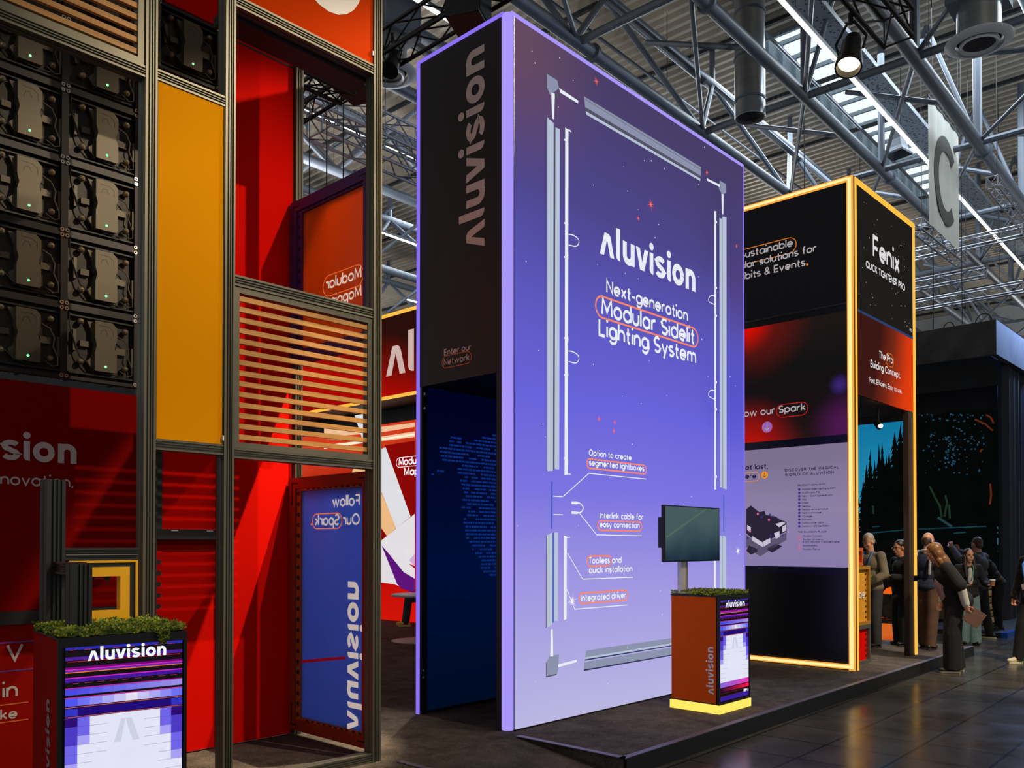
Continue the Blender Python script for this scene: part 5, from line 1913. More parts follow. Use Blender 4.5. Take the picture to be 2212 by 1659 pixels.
def counter(loc, rz, dx, dy, h, side_mat, label, logo_side, seed, plinth, sidecol):
    t = thing('display_counter', loc, label, 'counter', 'moss-topped counters with screens', rz)
    z0 = .078
    m = MB()
    m.box(.006, dx - .006, .02, dy - .006, z0, h)
    m.box(0, .016, 0, .03, z0, h)
    m.box(dx - .016, dx, 0, .03, z0, h)
    m.box(.016, dx - .016, 0, .03, h - .045, h)
    m.box(.016, dx - .016, 0, .03, z0, z0 + .022)
    m.box(0, dx, .03, dy, h - .012, h)
    m.build('body', BLK, t, world=False)
    MB().box(0, .006, .022, dy - .01, z0 + .012, h - .014).build('side_panel', side_mat, t, world=False)
    MB().box(-.006, dx + .006, -.006, dy + .006, 0, z0 - .002).build('plinth_light', plinth, t, world=False)
    # LED screen, tile by tile
    sx0, sx1 = .030, dx - .022
    zt = h - .038
    W, NC = sx1 - sx0, 10
    m = MB()
    ms = []

    def use(rgb, st=1.0):
        k = sg(rgb, st)
        if k not in ms:
            ms.append(k)
        m.cur = ms.index(k)
    y = .006

    def bar(t0, t1, rgb, a=0.0, b=1.0, st=1.0, yo=0.0):
        use(rgb, st)
        m.poly([(sx0 + W * a, y - yo, zt - t1), (sx0 + W * b, y - yo, zt - t1), (sx0 + W * b, y - yo, zt - t0), (sx0 + W * a, y - yo, zt - t0)])
    H_ = zt - z0 - .03
    bar(0, H_, (22, 18, 22))
    bar(.0, .020, (44, 42, 176), yo=.001)
    for k in range(8):
        bar(.019, .021, (200, 60, 70), .03 + k * .12, .09 + k * .12, yo=.002)
    bar(.052, .068, (76, 34, 150), yo=.001)
    bar(.072, .075, (190, 30, 50), .02, .98, yo=.001)
    bar(.098, .108, (112, 10, 120), yo=.001)
    bar(.108, .113, (226, 40, 190), yo=.001)
    bar(.114, .120, (90, 50, 190), yo=.001)
    bar(.121, .125, (250, 120, 60), yo=.001)
    bar(.146, .151, (214, 40, 200), yo=.001)
    bar(.151, .168, (66, 24, 150), yo=.001)
    for k in range(9):
        bar(.173, .175, (170, 60, 80), .05 + k * .105, .11 + k * .105, yo=.001)
    bar(.193, .197, (200, 40, 170), yo=.001)
    for c in range(NC):
        f = c / (NC - 1)
        bar(.198, .226, (int(74 + 80 * f), int(74 + 70 * f), 230), c / NC, (c + 1) / NC, yo=.001)
        w_ = 1 - abs(c - 5) / 5
        bar(.241, .277, (int(80 + 150 * w_), int(84 + 140 * w_), 244), c / NC, (c + 1) / NC, yo=.001)
    bar(.236, .240, (206, 60, 170), yo=.001)
    bar(.281, .284, (200, 90, 110), yo=.001)
    bar(.288, .322, (34, 14, 122), yo=.001)
    for c in (0, 9):
        bar(.288, .322, (52, 52, 196), c / NC, (c + 1) / NC, yo=.002)
    bar(.325, .328, (190, 80, 110), yo=.001)
    th = .042
    rows_ = int((H_ - .33 - .16) / th)
    for r_ in range(rows_):
        for c in range(NC):
            e = min(c, NC - 1 - c)
            d = r_ + e * 3 - 5
            if d < -4:
                rgb = (44, 14, 116)
            elif d < -2:
                rgb = (76, 58, 196)
            elif d < 0:
                rgb = (112, 100, 232)
            elif d < 1:
                rgb = (168, 160, 244)
            else:
                rgb = (226, 228, 246)
            bar(.33 + r_ * th, .33 + (r_ + 1) * th, rgb, c / NC, (c + 1) / NC, yo=.001)
        if r_ < 14:
            nn = .22 if r_ > 4 else .34
            bar(.33 + r_ * th, .3312 + r_ * th, (96, 70, 150), 0, nn, yo=.002)
            bar(.33 + r_ * th, .3312 + r_ * th, (96, 70, 150), 1 - nn, 1, yo=.002)
    b0 = .33 + rows_ * th
    for c in range(NC):
        f = c / (NC - 1)
        bar(b0, b0 + .045, (int(140 + 90 * f), int(100 - 40 * f), int(220 - 40 * f)), c / NC, (c + 1) / NC, yo=.001)
        bar(b0 + .052, b0 + .085, (int(60 + 190 * f), int(14 + 10 * f), int(50 + 20 * f)), c / NC, (c + 1) / NC, yo=.001)
    bar(b0 + .098, b0 + .100, (150, 40, 50), yo=.001)
    bar(b0 + .124, b0 + .126, (130, 40, 60), yo=.001)
    bar(b0 + .128, H_, (56, 30, 150), yo=.001)
    # the pale mark inside the white field
    for pts in ([(.40, .70), (.46, .46), (.50, .46), (.48, .56), (.46, .70)], [(.50, .46), (.55, .46), (.62, .70), (.56, .70), (.52, .56)]):
        use((206, 208, 228))
        m.poly([(sx0 + W * a, y - .002, zt - .33 - (H_ - .5) * (b - .40)) for a, b in pts])
    m.build('led_screen', ms, t, world=False)
    m = MB()
    put_text(m, 'Aluvision', (.215 * dx, .003, h - .112), (.825 * dx, .003, h - .112), Z, 'logo')
    put_text(m, 'P1.5', (.86 * dx, .003, z0 + .07), (.95 * dx, .003, z0 + .07), Z, bold=.04)
    for i in range(4):
        m.poly([(.79 * dx + i * .011, .003, z0 + .07), (.79 * dx + i * .011 + .008, .003, z0 + .07), (.79 * dx + i * .011 + .008, .003, z0 + .096), (.79 * dx + i * .011, .003, z0 + .096)])
    m.build('screen_lettering', glow('led_white', (235, 240, 250), 1.1, 0), t, world=False)
    m = MB()
    put_text(m, 'Aluvision', (-.002, logo_side[0], logo_side[1]), (-.002, logo_side[0], logo_side[2]), (0, 1, 0), 'logo')
    m.build('side_lettering', sidecol, t, world=False)
    moss(t, .004, dx - .004, .012, dy - .006, h - .004, 'moss', seed=seed)
    return t


YPL = glow('plinth_yellow', (255, 214, 92), 1.25, .05, 5)
CR = counter((6.924, 3.93, .001), 0, .578, .51, 1.064, mat('counter_orange', (214, 82, 6), .7, 0, .03, spec=.1), 'orange and black counter with moss top, in front of the violet-blue lightbox', (.055, .17, .60), 5, YPL, mat('print_grey_light', (226, 214, 210), .6, 0, .01))
CL = counter((1.44, 4.165, .001), radians(-8.0), .575, .59, 1.10, mat('counter_dark_red', (150, 12, 5), .7, 0, .03, spec=.05), 'dark red and black counter with moss top in the near left corner', (.16, .30, .80), 9, YPL, mat('print_grey_dim', (150, 134, 130), .6, 0, .01))
# moss hanging over the front edge of the near counter
r_ = random.Random(4)
m = MB()
for k in range(70):
    c = V((.455 + r_.gauss(0, .012), -.012, 1.10 + .02 - .07 * r_.random()))
    m.cur = r_.choice((0, 1, 2))
    for q in range(5):
        d = V((r_.gauss(0, 1), r_.gauss(-.4, .6), r_.gauss(-.2, .8))).normalized()
        s = d.orthogonal().normalized()
        m.poly([c - s * .004, c + d * .008 + s * .006, c + d * .015, c + d * .007 - s * .005])
o = m.build('hanging_moss', [MOSS, MOSS2, MOSS3], CL, world=False)
o['kind'] = 'stuff'

# monitor on the right counter
t = thing('monitor', (7.09, 4.33, 1.07), 'dark flat monitor on a white pole, on the moss of the orange counter', 'monitor')
MB().box(6.60, 7.58, 4.292, 4.33, 1.370, 1.889).build('housing', BLK, t, bevel=.004)
MB().box(6.612, 7.568, 4.290, 4.2925, 1.384, 1.878).build('screen', screen('monitor_screen', [(0, (22, 34, 62)), (.3, (34, 54, 76)), (.6, (58, 84, 98)), (1, (92, 120, 124))], 'Z', .31, .81, .55, .35, 2.2, ('X', -.12)), t)
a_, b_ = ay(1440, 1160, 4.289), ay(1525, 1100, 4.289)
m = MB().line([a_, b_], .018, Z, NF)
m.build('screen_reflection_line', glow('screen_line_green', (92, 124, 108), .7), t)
MB().box(6.935, 7.045, 4.33, 4.37, 1.075, 1.50).build('pole', mat('pole_white', (206, 204, 206), .4, .1), t)
MB().box(7.03, 7.048, 4.328, 4.372, 1.075, 1.50).build('pole_edge', mat('pole_edge_olive', (140, 134, 84), .4, .3), t)
MB().box(6.94, 7.48, 4.22, 4.425, 1.068, 1.086).build('base_plate', mat('base_white', (214, 210, 198), .5), t)
MB().box(6.66, 6.72, 4.33, 4.40, 1.5, 1.78).build('rear_box', BLK, t)

# frame corner sample on the near counter
t = thing('frame_sample', (1.80, 4.68, 1.11), 'black aluminium corner sample with an amber frame, standing in the moss of the near counter', 'frame sample')
yS = 4.66
profile(MB(), (1.597, yS, 1.10), (1.597, yS, 1.858), .088, .10, NF).build('tall_upright', OLIVE_D, t)
profile(MB(), (1.641, yS + .005, 1.478), (2.015, yS + .005, 1.478), .064, .09, NF).build('crossbar', OLIVE_D, t)
MB().box(1.645, 2.012, yS + .001, yS + .006, 1.472, 1.476).build('bar_groove', mat('groove_brass', (150, 140, 110), .4, .5), t)
profile(MB(), (1.585, 4.47, 1.41), (1.585, yS, 1.41), .06, .09, (-1, 0, 0)).build('linking_bar', mat('sample_dark_red', (58, 16, 14), .5), t)
profile(MB(), (1.62, 4.37, 1.10), (1.62, 4.37, 1.432), .088, .10, NF).build('front_upright', OLIVE_D, t)
YF = mat('amber_frame', (255, 186, 4), .5, 0, .03)
m = MB()
x0, x1, z0, z1 = 1.66, 2.012, 1.12, 1.444
for (a, b, c_, d, y0) in ((x0, x1, z1 - .012, z1, yS), (x1 - .012, x1, z0, z1 - .012, yS), (x0, x0 + .012, z0, z1 - .012, yS)):
    m.box(a, b, y0, y0 + .09, c_, d)
m.box(x0 + .012, x1 - .042, yS + .004, yS + .05, z1 - .085, z1 - .035)
m.box(x1 - .092, x1 - .042, yS + .004, yS + .05, z0 + .0, z1 - .085)
m.box(x0 + .012, x1 - .092, yS + .004, yS + .05, z0, z0 + .06)
m.build('amber_frame', YF, t)
m = MB()
m.box(x0 + .012, x1 - .012, yS + .01, yS + .07, z1 - .035, z1 - .012)
m.box(x1 - .042, x1 - .012, yS + .01, yS + .07, z0, z1 - .035)
m.build('dark_channel', OLIVE_D, t)
for x in (1.78, 1.86):
    MB().lathe([(.003, -.045), (.004, -.02), (.014, -.018), (.018, -.004), (.02, 0), (0, .0)], (x, yS + .03, z1 - .085), 12).build('knob', BLK, t, True)

# ================================================================== BEHIND: red fascia, video wall, table
AX = 10.3
T = thing('fascia_sign', (AX + .5, 13.5, 4.3), 'red illuminated fascia edged with amber light, behind the gap left of the violet tower', 'sign')
MB().box(AX + .01, AX + .7, 8.5, 19, 4.30, 5.92).build('body', BLK, T)
FS = screen('fascia_art', [(0, (150, 4, 2)), (.35, (190, 10, 4)), (.7, (110, 14, 8)), (1, (44, 16, 12))], 'Z', -.2, 1.7, .9, .5, .8, ('Y', -.35))
MB().box(AX - .0, AX + .01, 8.5, 19, 4.36, 5.87).build('printed_face', FS, T)
m = MB()
m.box(AX - .02, AX + .01, 8.5, 19, 5.872, 5.93)
m.box(AX - .02, AX + .01, 8.5, 19, 4.30, 4.358)
m.build('edge_light', YEG2, T)
a_, b_ = ax(834, 813.7, AX - .004), ax(894, 800, AX - .004)
m = MB()
put_text(m, 'Aluvision', a_, (a_.x, b_.y, a_.z), Z, 'logo', vis='Al', hs=1.0)
m.build('logo_lettering', glow('fascia_letter', (206, 176, 170), 1.0, .01), T)
VX = 11.05
T = thing('video_wall', (VX, 14, 0), 'large video wall with white and purple abstract shapes behind the gap', 'video wall')
MB().box(VX, VX + .1, 9.0, 19, 0, 4.28).build('housing', BLK, T)
MB().box(VX - .01, VX, 9.0, 19, 0, 4.0).build('screen', screen('video_wall_red', [(0, (214, 24, 10)), (.2, (200, 16, 8)), (.5, (130, 8, 4)), (.8, (150, 14, 6)), (1, (210, 60, 30))], 'Z', 0, 4, 1, .6, .7, ('Y', .12)), T)


def vpoly(name, polys, rgb, k, st=1.0):
    m = MB()
    for p in polys:
        m.poly([ax(u, v, VX - .010 - .002 * k) for u, v in p])
    m.build(name, glow('video_%d_%d_%d' % rgb, rgb, st, .06, 1.5), T)


vpoly('light_streak', [[(700, 925), (823, 922), (896, 913), (896, 922), (823, 934), (700, 945)], [(700, 950), (823, 943), (896, 932), (896, 944), (823, 953)]], (240, 190, 150), 1)
vpoly('light_streak_bright', [[(700, 962), (823, 947), (896, 936), (896, 941), (823, 951), (700, 970)]], (255, 240, 210), 2)
vpoly('dark_field', [[(831, 962), (896, 952), (896, 1108), (886, 1116)]], (136, 8, 6), 1)
vpoly('white_beam', [[(700, 700), (823, 970), (833, 966), (887, 1116), (856, 1142), (823, 1060), (800, 1000)]], (222, 222, 226), 2)
vpoly('peach_beam', [[(780, 980), (823, 1062), (856, 1141), (836, 1158), (823, 1140), (760, 1020)]], (236, 186, 130), 2)
vpoly('white_shape', [[(790, 1190), (823, 1168), (896, 1110), (896, 1222)], [(760, 1260), (823, 1173), (896, 1228), (896, 1282), (872, 1270), (852, 1262), (823, 1258)]], (226, 222, 226), 3)
vpoly('purple_shape', [[(824, 1178), (840, 1196), (872, 1236), (896, 1250), (896, 1282), (866, 1270), (858, 1262)]], (92, 20, 120), 4)
vpoly('lilac_shape', [[(884, 1210), (896, 1196), (896, 1224)]], (206, 170, 214), 4)
m = MB()
for s_, v_, a, b in (('Modular', 'Mod', (861, 1006.5), (891, 1004.5)), ('Mapping', 'Ma', (872.7, 1028.6), (895, 1027))):
    P0, P1 = ax(*a, VX - .02), ax(*b, VX - .02)
    put_text(m, s_, P0, (P1.x, P1.y, P0.z), Z, bold=.02, vis=v_)
P0, P1 = ax(856, 1010, VX - .02), ax(1000, 1010, VX - .02)
capsule(m, P0, (P1.x, P1.y, P0.z), Z, 0, .19, .012, (-1, 0, 0))
m.build('lettering', glow('video_white', (244, 240, 246), 1.1, 0), T)
MB().box(AX + .72, VX + .1, 8.5, 19, 4.285, 4.6).build('soffit_band', BLK, T)
t = thing('round_table', (8.98, 10.40, 0), 'round white standing table with a white disc base, half hidden by the violet tower', 'table')
MB().lathe([(0, 0.002), (.46, .002), (.46, .012), (.05, .02), (0, .02)], (8.98, 10.40, 0), 32).build('base_disc', mat('table_base_grey', (150, 140, 132), .5), t)
MB().tube((8.98, 10.40, .015), (8.98, 10.40, .72), .04, 16).build('stem', WHITE_M, t, True)
MB().lathe([(0, .715), (.46, .715), (.47, .73), (.46, .748), (0, .748)], (8.98, 10.40, 0), 36).build('tabletop', WHITE_M, t, True)

# ================================================================== FAR RIGHT: dark booth, forest screen, curtain
CON = mat('fascia_concrete', (70, 70, 70), .8, 0, .35, 2.5, .1)
c0 = _C + ray(2152, 690) * 17.0
zt_, zb_ = c0.z, (_C + ray(2152, 765) * 17.0).z
T = thing('booth_canopy', (c0.x + 2, c0.y + 3, zb_), 'dark concrete-look canopy box with blue-lit underside at the right', 'canopy')
m = MB()
m.box(c0.x, c0.x + .12, c0.y, c0.y + 8, zb_, zt_)
m.box(c0.x + .12, c0.x + 9, c0.y, c0.y + .12, zb_, zt_)
m.build('fascia', CON, T)
MB().box(c0.x + .12, c0.x + 9, c0.y + .12, c0.y + 8, zb_ + .25, zb_ + .3).build('soffit', mat('soffit_navy', (12, 16, 26), .6), T)
m = MB().path([(c0.x + .5, c0.y + 2.2, zb_ + .22)] + [(c0.x + .5 + .6 * (1 - cos(a * pi / 16)), c0.y + .9 - .55 * sin(a * pi / 16), zb_ + .22) for a in range(9)] + [(c0.x + 8.5, c0.y + .35, zb_ + .22)], .03, 6)
m.build('light_line', glow('canopy_light_line', (110, 150, 255), 1.6), T)
lamp('canopy_blue_light', 'AREA', (c0.x + 3.0, c0.y - .9, zt_ + 1.2), (c0.x + 2.4, c0.y + .2, zb_), 420, (.30, .48, 1.0), .5)
lamp('canopy_under_light', 'AREA', (c0.x + 4.2, c0.y + .6, zb_ + .1), (c0.x + 4.2, c0.y + 1.4, 1.0), 60, (.25, .45, 1.0), .3, size_y=3)
m = MB()
for (y, r) in ((c0.y + 2.1, .2), (c0.y + .25, .15), (c0.y + .9, .1)):
    m.path([(c0.x + .1, y + r * cos(a * pi / 10), zt_ + r * 1.2 * sin(a * pi / 10)) for a in range(11)], .012, 5)
m.build('cable_loop', BLK, T)
# forest video wall
FX = 21.3
fz1 = (_C + ray(1957, 909) * (FX / ray(1957, 909).x)).z
T = thing('forest_screen', (FX, 7, HALL), 'large screen wall showing a dark conifer forest at dusk', 'video wall')
MB().box(FX, FX + .2, 5.15, 12.0, HALL, fz1 + .6).build('housing', BLK, T)
MB().box(FX - .01, FX, 5.15, 12.0, .2, fz1).build('screen', screen('forest_sky', [(0, (4, 6, 8)), (.30, (8, 14, 16)), (.40, (96, 170, 196)), (.62, (40, 150, 190)), (1, (18, 124, 170))], 'Z', 0, fz1 + .1, .85, .1, .5, None, [(0, -3.4, 3.6, 3.0, (4, 8, 12)), (0, -2.6, 1.9, 2.0, (3, 6, 8))]), T)
rf = random.Random(12)


def conifer(m, y, zb, h, w):
    n = int(h / .16) + 4
    for i in range(n):
        f = i / n
        z = zb + h * f
        ww = w * (1 - f) ** .8 * (.7 + .6 * rf.random())
        dz = h / n * 1.7
        s_ = rf.random() * .3 + .2
        m.poly([(FX - .014, y + ww, z - dz * s_), (FX - .014, y + ww * .3, z + dz * .5), (FX - .014, y, z + dz), (FX - .014, y - ww * .3, z + dz * .5), (FX - .014, y - ww * (.8 + .4 * rf.random()), z - dz * s_), (FX - .014, y, z - dz * .1)])
    m.poly([(FX - .014, y - .03, zb), (FX - .014, y + .03, zb), (FX - .014, y + .008, zb + h), (FX - .014, y - .008, zb + h)])


m = MB()
for (u, vt, w) in ((1880, 978, .34), (1899, 964, .34), (1906, 964, .4), (1921, 982, .4), (1933, 940, .55), (1945, 925, .6), (1865, 1035, .3), (1957, 910, .6), (1872, 1010, .35), (1890, 1000, .4), (1968, 905, .7), (1915, 990, .5), (1990, 912, .7), (2020, 905, .7), (2050, 908, .8), (2090, 904, .8), (2120, 906, .7), (1850, 1045, .3), (1835, 1030, .35)):
    p = ax(u, vt, FX)
    conifer(m, p.y, .9, p.z - .9, w)
m.poly([ax(u, v, FX - .0142) for u, v in ((1966, 1130), (1966, 918), (1985, 899), (2000, 904), (2030, 894), (2050, 886), (2157, 884), (2157, 1130))])
m.poly([(FX - .0145, 12, .2), (FX - .0145, 12, 1.9), (FX - .0145, 8.3, 1.75), (FX - .0145, 7.6, 1.9), (FX - .0145, 6.7, 2.4), (FX - .0145, 5.17, 2.6), (FX - .0145, 5.17, .2)])
m.build('tree_silhouette', glow('forest_dark', (5, 9, 8), .8, .5, 3), T)
m = MB()
for k in range(150):
    u, v = 1985 + 140 * rf.random(), 895 + (rf.random() ** 1.7) * 130
    if rf.random() < .35:
        u = 2040 + 25 * rf.random()
        v = 940 + 70 * rf.random()
    p = ax(u, v, FX - .02)
    r = .008 + .016 * rf.random()
    m.poly([(p.x, p.y + r * cos(a) * (.6 + rf.random()), p.z + r * sin(a) * (.6 + rf.random())) for a in (0, 1.2, 2.4, 3.8, 5)])
m.build('sky_gap', glow('forest_sky_gap', (36, 80, 104), .8, .5, 4), T)['kind'] = 'stuff'
m = MB()
for pts in ([(2008, 1050), (2020, 1075), (2030, 1092), (2034, 1118)], [(2040, 1116), (2046, 1085), (2042, 1070)], [(2052, 1120), (2050, 1090)], [(1887, 1110), (1886, 1092)]):
    m.path([ax(u, v, FX - .03) for u, v in pts], .022, 5)
m.build('pale_trunk', glow('forest_trunk', (34, 58, 40), .7, .4, 3), T)
m = MB()
m.path([ax(u, v, FX - .03) for u, v in ((2026, 1118), (2056, 1138))], .03, 5)
m.build('fallen_trunk', glow('forest_fallen', (40, 72, 76), .7, .3, 3), T)
m = MB()
for pts in ([(2106, 906), (2128, 916), (2144, 930)], [(2130, 896), (2140, 902), (2146, 914)], [(2139, 1045), (2141, 1070), (2138, 1090)], [(2117, 976), (2122, 970)]):
    m.path([ax(u, v, FX - .03) for u, v in pts], .02, 5)
m.build('orange_branch', glow('forest_orange', (100, 40, 18), .8, .4, 3), T)
m = MB()
for (u0, v0, u1, v1) in ((1880, 1152, 1960, 1144), (1985, 1143, 2130, 1137), (1885, 1138, 1900, 1137), (2060, 1152, 2086, 1150)):
    m.path([ax(u0, v0, FX - .03), ax(u1, v1, FX - .03)], .014, 5)
m.build('water_line', glow('forest_water', (20, 64, 76), .8, .4, 2), T)
# low black stage with blue edge, orange-lit set and straw bale stack
sx = az(2163, 1378, HALL)
MB_ = MB().box(sx.x, 21.2, sx.y, 9.0, HALL, HALL + .09)
o = MB_.build('low_stage', mat('stage_black', (30, 30, 32), .5))
tag(o, 'low dark stage floor under the canopy with a blue front edge', 'stage')
MB().box(sx.x, 21.2, sx.y - .10, sx.y, HALL, HALL + .092).build('edge_strip', mat('edge_blue', (34, 90, 190), .3, .2), o)
p = az(2112, 1350, HALL + .09)
for k in range(7):
    z = HALL + .092 + k * .135
    m = MB()
    for i in range(3):
        m.box(p.x - .1, p.x + .9, p.y - .20 + i * .175 + (.03 if k % 2 else 0), p.y - .20 + i * .175 + .14 + (.03 if k % 2 else 0), z + .035, z + .105)
    m.box(p.x - .04, p.x + .06, p.y - .18, p.y + .30, z, z + .035)
    m.box(p.x + .7, p.x + .8, p.y - .18, p.y + .30, z, z + .035)
    m.box(p.x - .1, p.x + .9, p.y - .19, p.y + .31, z + .105, z + .133)
    names = ('bottom', 'second', 'third', 'fourth', 'fifth', 'sixth', 'topmost')
    tag(m.build('timber_pallet', mat('timber_pale', (176, 136, 66), .7, 0, .25, 5)), '%s pale timber pallet in the stack beside the dark curtain' % names[k] if k not in (0, 6) else '%s pale timber pallet of the stack beside the dark curtain' % names[k], 'pallet', 'stacked timber pallets')
lamp('pallet_light', 'SPOT', (p.x - 1.5, p.y - .5, 3.6), (p.x, p.y, .4), 90, (1, .75, .4), .05, 40, .5)
# curtain along the right side of the canopy
m = MB()
n = 190
y0 = c0.y + .18
xs0, xs1 = c0.x + 1.1, c0.x + 9
pts = []
for i in range(n + 1):
    x = xs0 + (xs1 - xs0) * i / n
    pts.append((x, y0 + .07 * sin(i * .9) + .03 * sin(i * 2.3)))
for (xa, ya), (xb, yb) in zip(pts, pts[1:]):
    m.poly([(xa, ya, HALL + .1), (xb, yb, HALL + .1), (xb, yb, zb_ + .24), (xa, ya, zb_ + .24)])
tag(m.build('stage_curtain', mat('curtain_charcoal', (44, 48, 58), .8, 0, .1, 3), smooth=True), 'tall charcoal curtain with blue-lit folds under the canopy', 'curtain')
# warm red glowing low bench on the platform edge far behind
p = az(1921, 1392, HALL)
T = thing('lit_bench', p, 'low glowing orange-red block on the floor behind the visitors', 'light box')
MB().box(p.x, p.x + .5, p.y - .28, p.y + .52, HALL + .002, HALL + .30).build('body', screen('ember_glow', [(0, (150, 24, 8)), (.5, (214, 70, 24)), (1, (230, 110, 40))], 'Z', 0, .3, .8, .3, 6), T)
p = az(1927, 1352, HALL)
T = thing('stone_plinth', (p.x + .8, p.y, HALL), 'rough grey stone plinth with an orange-lit dark frame behind the visitors', 'plinth')
MB().box(p.x + .3, p.x + 1.2, p.y - .75, p.y + .9, HALL + .141, HALL + .62).build('block', mat('rough_stone', (96, 80, 66), .9, 0, .5, 5, .5), T)
m = MB()
fx = p.x + .6
m.prism([ax(u, v, fx) for u, v in ((1913, 1334), (1938, 1334), (1933, 1306), (1926, 1286), (1923, 1268), (1914, 1271), (1906, 1281), (1914, 1284), (1919, 1302))], (.05, 0, 0))
m.prism([ax(u, v, fx) for u, v in ((1903, 1334), (1908, 1334), (1905, 1315))], (.05, 0, 0))
m.build('flame_panel', glow('ember_flame', (240, 96, 20), 1.0, .3, 4), T)
m = MB().box(p.x + .66, p.x + .72, p.y - .6, p.y + .7, .5, 1.6)
m.build('backing', BLK, T)
# ================================================================== PEOPLE
F2 = V((cos(YAW), sin(YAW), 0))
R2 = V((sin(YAW), -cos(YAW), 0))


def remesh(m, name, material, parent, voxel=.009, smooth=4, world=False):
    me = bpy.data.meshes.new('tmp')
    me.from_pydata([tuple(p) for p in m.v], [], m.f)
    o = bpy.data.objects.new('tmp', me)
    COL.objects.link(o)
    r = o.modifiers.new('r', 'REMESH')
    r.mode = 'VOXEL'
    r.voxel_size = voxel
    s = o.modifiers.new('s', 'SMOOTH')
    s.factor = .5
    s.iterations = smooth
    bpy.context.view_layer.update()
    dg = bpy.context.evaluated_depsgraph_get()
    nm = bpy.data.meshes.new_from_object(o.evaluated_get(dg))
    bpy.data.objects.remove(o)
    bpy.data.meshes.remove(me)
    nm.name = name
    nm.materials.clear()
    nm.materials.append(material)
    nm.polygons.foreach_set('use_smooth', [True] * len(nm.polygons))
    ob = bpy.data.objects.new(name, nm)
    COL.objects.link(ob)
    ob.parent = parent
    WLOC[ob.name] = V()
    return ob


def cap(m, p, q, r0, r1, n=12):
    p, q = V(p), V(q)
    m.tube(p, q, r0, n, r1)
    m.ball(p, r0 * .999, n, 8)
    m.ball(q, r1 * .999, n, 8)


def rx(a):
    return Matrix.Rotation(a, 3, 'X')


def hand(m, w, d, nrm, side, curl=.5, s=1.0):
    w, d = V(w), V(d).normalized()
    n = V(nrm)
    n = (n - d * n.dot(d)).normalized()
    t = d.cross(n).normalized() * side
    B = Matrix((t, d, n)).transposed()
    m.ball(w + d * .048 * s, (.038 * s, .055 * s, .017 * s), 12, 8, B)
    for i, (o, ln) in enumerate(((-.030, .058), (-.010, .070), (.010, .074), (.029, .066))):
        p = w + d * .092 * s + t * o * s
        a = curl * (.8 + .12 * i)
        for k, f in enumerate((.45, .32, .26)):
            dd = (d * cos(a) + n * sin(a)).normalized()
            q = p + dd * ln * f * s
            cap(m, p, q, (.0095 - .001 * k) * s, (.0088 - .001 * k) * s, 8)
            p = q
            a += curl * .75
    p = w + d * .03 * s + t * .034 * s
    q = p + (d * .5 + t * .7 + n * .35).normalized() * .038 * s
    cap(m, w + d * .02 * s, p, .014 * s, .012 * s, 8)
    cap(m, p, q, .012 * s, .0105 * s, 8)
    cap(m, q, q + (d * .8 + t * .15 + n * .5).normalized() * .03 * s, .0105 * s, .008 * s, 8)


SKIN = {}


def skin(rgb):
    return mat('skin_%d_%d_%d' % rgb, rgb, .5, 0, .06, 14)


